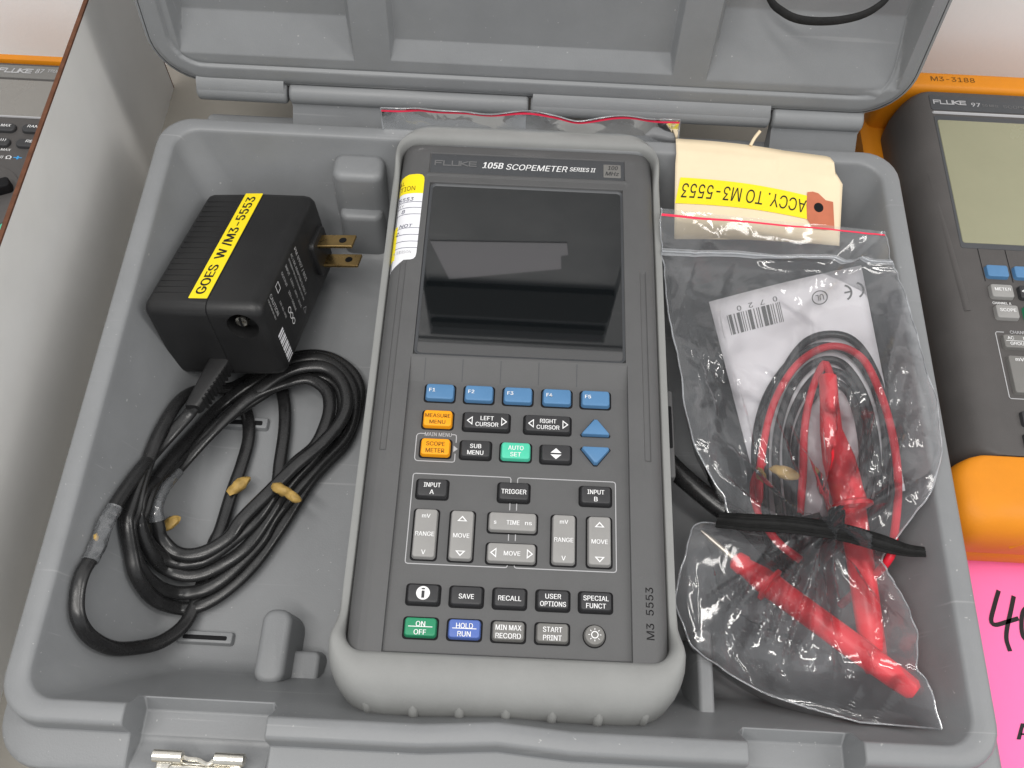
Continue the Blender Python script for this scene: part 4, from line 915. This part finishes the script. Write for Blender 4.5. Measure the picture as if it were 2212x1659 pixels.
rl = lead_thing('red coiled test lead looping over the white card in the clear bag', 'red_test_lead', [down(s) if i == 0 else s for i, s in enumerate(LEAD_RED)], 'redwire', 1.9)
def probe(name, label, P, base):
    t_ = thing(name, label, 'test probe', tuple(base)); return t_
def rel(V, o): return [(x-o[0], y-o[1], z-o[2]) for x, y, z in V]
# probe with bare metal tip
o = (PROBE_A[2][0], PROBE_A[2][1], 12.5)
pa = thing('test_probe', 'red test probe with bare metal tip pointing at the elastic strap, in bag', 'test probe', o)
tip, neck, col_, mid_, tail = [Vector(p) for p in PROBE_A]
obj('metal_tip', *(lambda g: (rel(g[0], o), g[1]))(tube([tip, tip.lerp(neck, .3), neck+(neck-tip)*.2], [.5, 1.3, 1.5], 12)), 'steel', pa, 60)
d1 = (tail-neck).normalized(); Lh = (tail-neck).length
prof = [(0, 2.6), (.015, 4.4), (.06, 5.0), (.07, 4.2), (.16, 5.6), (.2, 5.9), (.205, 8.2), (.222, 8.2), (.227, 6), (.3, 5.7), (.7, 5.7), (.9, 5.2), (.98, 4.6), (1., 3)]
obj('handle', *(lambda g: (rel(g[0], o), g[1]))(tube([neck.lerp(tail, a) for a, r in prof], [r for a, r in prof], 20)), 'red', pa, 40)
o = (PROBE_B[2][0], PROBE_B[2][1], 12.5)
pbb = thing('test_probe', 'upright red test probe with finger guard crossing under the elastic strap, in bag', 'test probe', o)
b0, b1, b2, b3, b4 = [Vector(p) for p in PROBE_B]
pts = [b0, b0.lerp(b1, .02), b0.lerp(b1, .5), b1, b1.lerp(b2, .4), b1.lerp(b2, .97), b2, b2.lerp(b3, .05), b2.lerp(b3, .12), b3, b3.lerp(b4, .5), b3.lerp(b4, .95), b4]
obj('handle', *(lambda g: (rel(g[0], o), g[1]))(tube(pts, [3.2, 4.2, 4.4, 5.2, 7.4, 7.6, 10, 10, 6.4, 6.0, 5.9, 5.6, 4.4], 20)), 'red', pbb, 40)
for c, a, b, h_, an, sd in (((128, -28, 64), 7, 3.2, 2, -.3, 3), ((117.5, -29, 62), 2.2, 3.6, 2, .2, 8)):
    obj('tape_residue', *(lambda g: (rel(g[0], (rl.location.x/S, rl.location.y/S, rl.location.z/S)), g[1]))(blob(c, a, b, h_, an, sd)), 'residue', rl, 60)
# wires that hold the probes above the floor
# ------------------------------------------------------------------ the clear bag itself
bagrows = BAG
def crom(P, t):
    n = len(P)-1; i = min(int(t), n-1); f = t-i
    a = Vector(P[max(i-1, 0)]); b = Vector(P[i]); c = Vector(P[i+1]); d = Vector(P[min(i+2, n)])
    return .5*((2*b)+(c-a)*f+(2*a-5*b+4*c-d)*f*f+(3*b-a-3*c+d)*f**3)
Lr = [r[0] for r in bagrows]; Mr = [r[1] for r in bagrows]; Rr = [r[2] for r in bagrows]
rf = random.Random(21); folds = []
for i in range(64):
    x = rf.uniform(72, 206); y = rf.uniform(-138, 84); an = rf.gauss(1.4, .5) if rf.random() < .75 else rf.uniform(0, 3.1)
    folds.append((x, y, math.cos(an), math.sin(an), rf.uniform(12, 46), rf.uniform(1.6, 5.), rf.uniform(.8, 2.6)*rf.choice((1, 1, -1))))
nk = Vector((140, -60))
for i in range(70):                         # pleats that run into the gathered neck
    an = rf.uniform(0, 2*math.pi)
    if abs(math.sin(an)) < .4: continue
    d_ = rf.uniform(8, 40); x = nk.x+d_*math.cos(an)*1.1; y = nk.y+d_*math.sin(an)
    folds.append((x, y, math.cos(an), math.sin(an), rf.uniform(20, 44), rf.uniform(1.6, 3.6), rf.uniform(1.6, 4.)*rf.choice((1, 1, -1))))
for (xa, ya), (xb, yb), wd, am in (((190, 60), (151, -38), 2.2, 3.6), ((190, 30), (164, -52), 2.0, 3.0), ((97, 62), (112, -30), 2.4, 3.2), ((84, 48), (100, -20), 1.8, 2.6), ((110, 84), (96, 40), 2.0, 2.4), ((176, 84), (150, 72), 3.0, 2.6), ((120, 86), (160, 80), 3.4, 2.2), ((136, -66), (142, -118), 1.8, 3.4), ((130, -66), (112, -112), 1.8, 3.2), ((146, -68), (164, -100), 1.8, 3.4), ((118, -66), (96, -98), 1.6, 2.8), ((150, -108), (156, -130), 2.0, 3.0)):
    d_ = Vector((xb-xa, yb-ya)); l_ = d_.length/2; d_.normalize()      # the long creases one can follow
    folds.append(((xa+xb)/2, (ya+yb)/2, d_.x, d_.y, l_, wd, am))
def crumple(x, y, seed=0.):
    z = 0.
    for fx, fy, dx, dy, ln, wd, am in folds:
        a = (x-fx)*dx+(y-fy)*dy
        if abs(a) > ln: continue
        b = abs(-(x-fx)*dy+(y-fy)*dx)
        if b > wd: continue
        e = 1-(a/ln)**2
        z += am*(1-b/wd)*e
    z *= 1.45
    z += 3.0*noise.noise(Vector((x*.03, y*.03, seed)))+.5*noise.noise(Vector((x*.09, y*.09, seed+4)))
    return z
NR, NC = 190, 130
def bagp(s, t_, lay):
    a = crom(Lr, t_); m_ = crom(Mr, t_); b = crom(Rr, t_)
    p = a*(1-s)*(1-2*s)+m_*4*s*(1-s)+b*s*(2*s-1)
    e = min(1, min(s, 1-s)*7)*min(1, t_*1.1/1.0 if t_ < 1 else 1)
    e2 = min(1, (len(Lr)-1-t_)*2)
    ed = min(s, 1-s)
    wob = 1.2*noise.noise(Vector((t_*2.1, s > .5, 3.)))*(1-min(1, ed*10))
    if lay == 0:
        z = crumple(p.x, p.y)*max(.12, e)*max(.2, e2)
        return (p.x+wob, p.y, p.z+z+.3)
    z = -38*(4*s*(1-s))**.5*min(1, t_/2.5)*e2 + .7*crumple(p.x+40, p.y+25, 9.)*e*e2
    return (p.x+wob, p.y, max(p.z+z, 14.5)-.3)
bagO = (138, -20, 12.5)
bag = thing('zip_bag', 'crumpled clear zip bag with red seal line holding red and black test leads', 'bag', bagO)
tmax = len(Lr)-1
V1, F1 = grid(NC, NR, lambda i, j: bagp(i/(NC-1.), tmax*j/(NR-1.), 0))
obj('front_film', rel(V1, bagO), F1, 'film', bag, 30)
V2, F2 = grid(NC//2, NR//2, lambda i, j: bagp(i/(NC//2-1.), tmax*j/(NR//2-1.), 1))
obj('back_film', rel(V2, bagO), F2, 'film', bag, 30)
for s in (0., 1.):
    P = [Vector(bagp(s, tmax*j/150., 0)) for j in range(151)]
    obj('side_seam', *(lambda g: (rel(g[0], bagO), g[1]))(tube(P, .45, 6)), 'film_edge', bag, 60)
P = [Vector(bagp(j/80., tmax, 0)) for j in range(81)]
obj('bottom_seam', *(lambda g: (rel(g[0], bagO), g[1]))(tube(P, .45, 6)), 'film_edge', bag, 60)
def band(t0, t1, dz, n=90, nr=4): return grid(n, nr, lambda i, j: tuple(Vector(bagp(i/(n-1.), t0+(t1-t0)*j/(nr-1.), 0))+Vector((0, 0, dz))))
obj('zip_strip', *(lambda g: (rel(g[0], bagO), g[1]))(band(1.88, 2.2, .8)), 'film_edge', bag, 60)
obj('zip_ridge', *(lambda g: (rel(g[0], bagO), g[1]))(tube([Vector(bagp(i/90., 2.02, 0))+Vector((0, 0, 1)) for i in range(91)], .8, 8)), 'film_edge', bag, 60)
obj('red_seal_line', *(lambda g: (rel(g[0], bagO), g[1]))(band(.32, .42, .35)), 'redline', bag, 60)
# flat elastic strap across the bag, and the sleeve it runs from
ez = (140, -60, 60)
es = thing('elastic_strap', 'flat ribbed black elastic strap stretched across the gathered bag', 'strap', ez)
EP = spline([(x, y, z+3+6*math.sin(math.pi*min(1, k/5.))) for k, (x, y, z) in enumerate(ELASTIC)], 1.5)
def eprof(a):
    c, s_ = math.cos(a), math.sin(a)
    return 4.0*math.copysign(abs(c)**.6, c), 1.2*math.copysign(abs(s_)**.7, s_)+.5*math.cos(c*26)*s_
V, F = tube(EP, [1-.42*sst((k/len(EP)-.72)/.28) for k in range(len(EP))], 96, flat=(4.2, 1.1), prof=eprof); obj('strap_band', rel(V, ez), F, 'elastic', es, 60)
so_ = (SLEEVE[2][0], SLEEVE[2][1], 12.5)
sl = thing('rubber_sleeve', 'short thick black cable sleeve between the oscilloscope and the bag', 'cable', so_)
V, F = tube(spline([(66, -4, 38)]+SLEEVE+[(128, -58, 34), (140, -66, 20)], 2), 5.0, 16); obj('sleeve_tube', rel(V, so_), F, 'cord', sl, 60)
# ------------------------------------------------------------------ bag tucked behind the oscilloscope
bo_ = (0, 155, 70)
b2_ = thing('zip_bag', 'flat clear zip bag with red line tucked behind the oscilloscope at the back rim', 'bag', bo_)
La = [r[0] for r in BACKBAG]; Rb = [r[1] for r in BACKBAG]
def bb(s, t_):
    a = crom(La, t_); b = crom(Rb, t_); p = a.lerp(b, s)
    k = 2.4*noise.noise(Vector((s*7, t_*.6, 2)))*min(1, s*8, (1-s)*8)+1.0*math.sin(s*16+t_)*.4
    dz = -1.6*math.exp(-((s-.66)/.06)**2)*(1-t_/3.)*2.2
    return (p.x, p.y+k-1, p.z+k*.4+dz)
V, F = grid(120, 14, lambda i, j: bb(i/119., 3*j/13.)); obj('film', rel(V, bo_), F, 'film', b2_, 40)
obj('film_back', rel([(x, y+1.6, z-1) for x, y, z in V], bo_), F, 'film', b2_, 40)
V, F = grid(120, 3, lambda i, j: tuple(Vector(bb(i/119., .22+.13*j/2.))+Vector((0, -.3, .4)))); obj('red_seal_line', rel(V, bo_), F, 'redline', b2_, 60)
for s in (0., 1.):
    obj('side_seam', *(lambda g: (rel(g[0], bo_), g[1]))(tube([Vector(bb(s, 3*j/20.)) for j in range(21)], .45, 6)), 'film_edge', b2_, 60)
obj('top_seam', *(lambda g: (rel(g[0], bo_), g[1]))(tube([Vector(bb(j/100., 0)) for j in range(101)], .35, 6)), 'film_edge', b2_, 60)
# ------------------------------------------------------------------ elastic loop in the lid
sp_ = tuple(STRAP[0])
ls_ = thing('elastic_loop', 'thin black elastic loop hanging inside the right lid pocket', 'strap', sp_)
tops = [(112, 206, 196)]+STRAP+[(172, 207, 200)]
V, F = tube(spline(tops, 2), 1, 16, flat=(1.3, 2.4)); obj('loop_band', rel(V, sp_), F, 'elastic', ls_, 60)
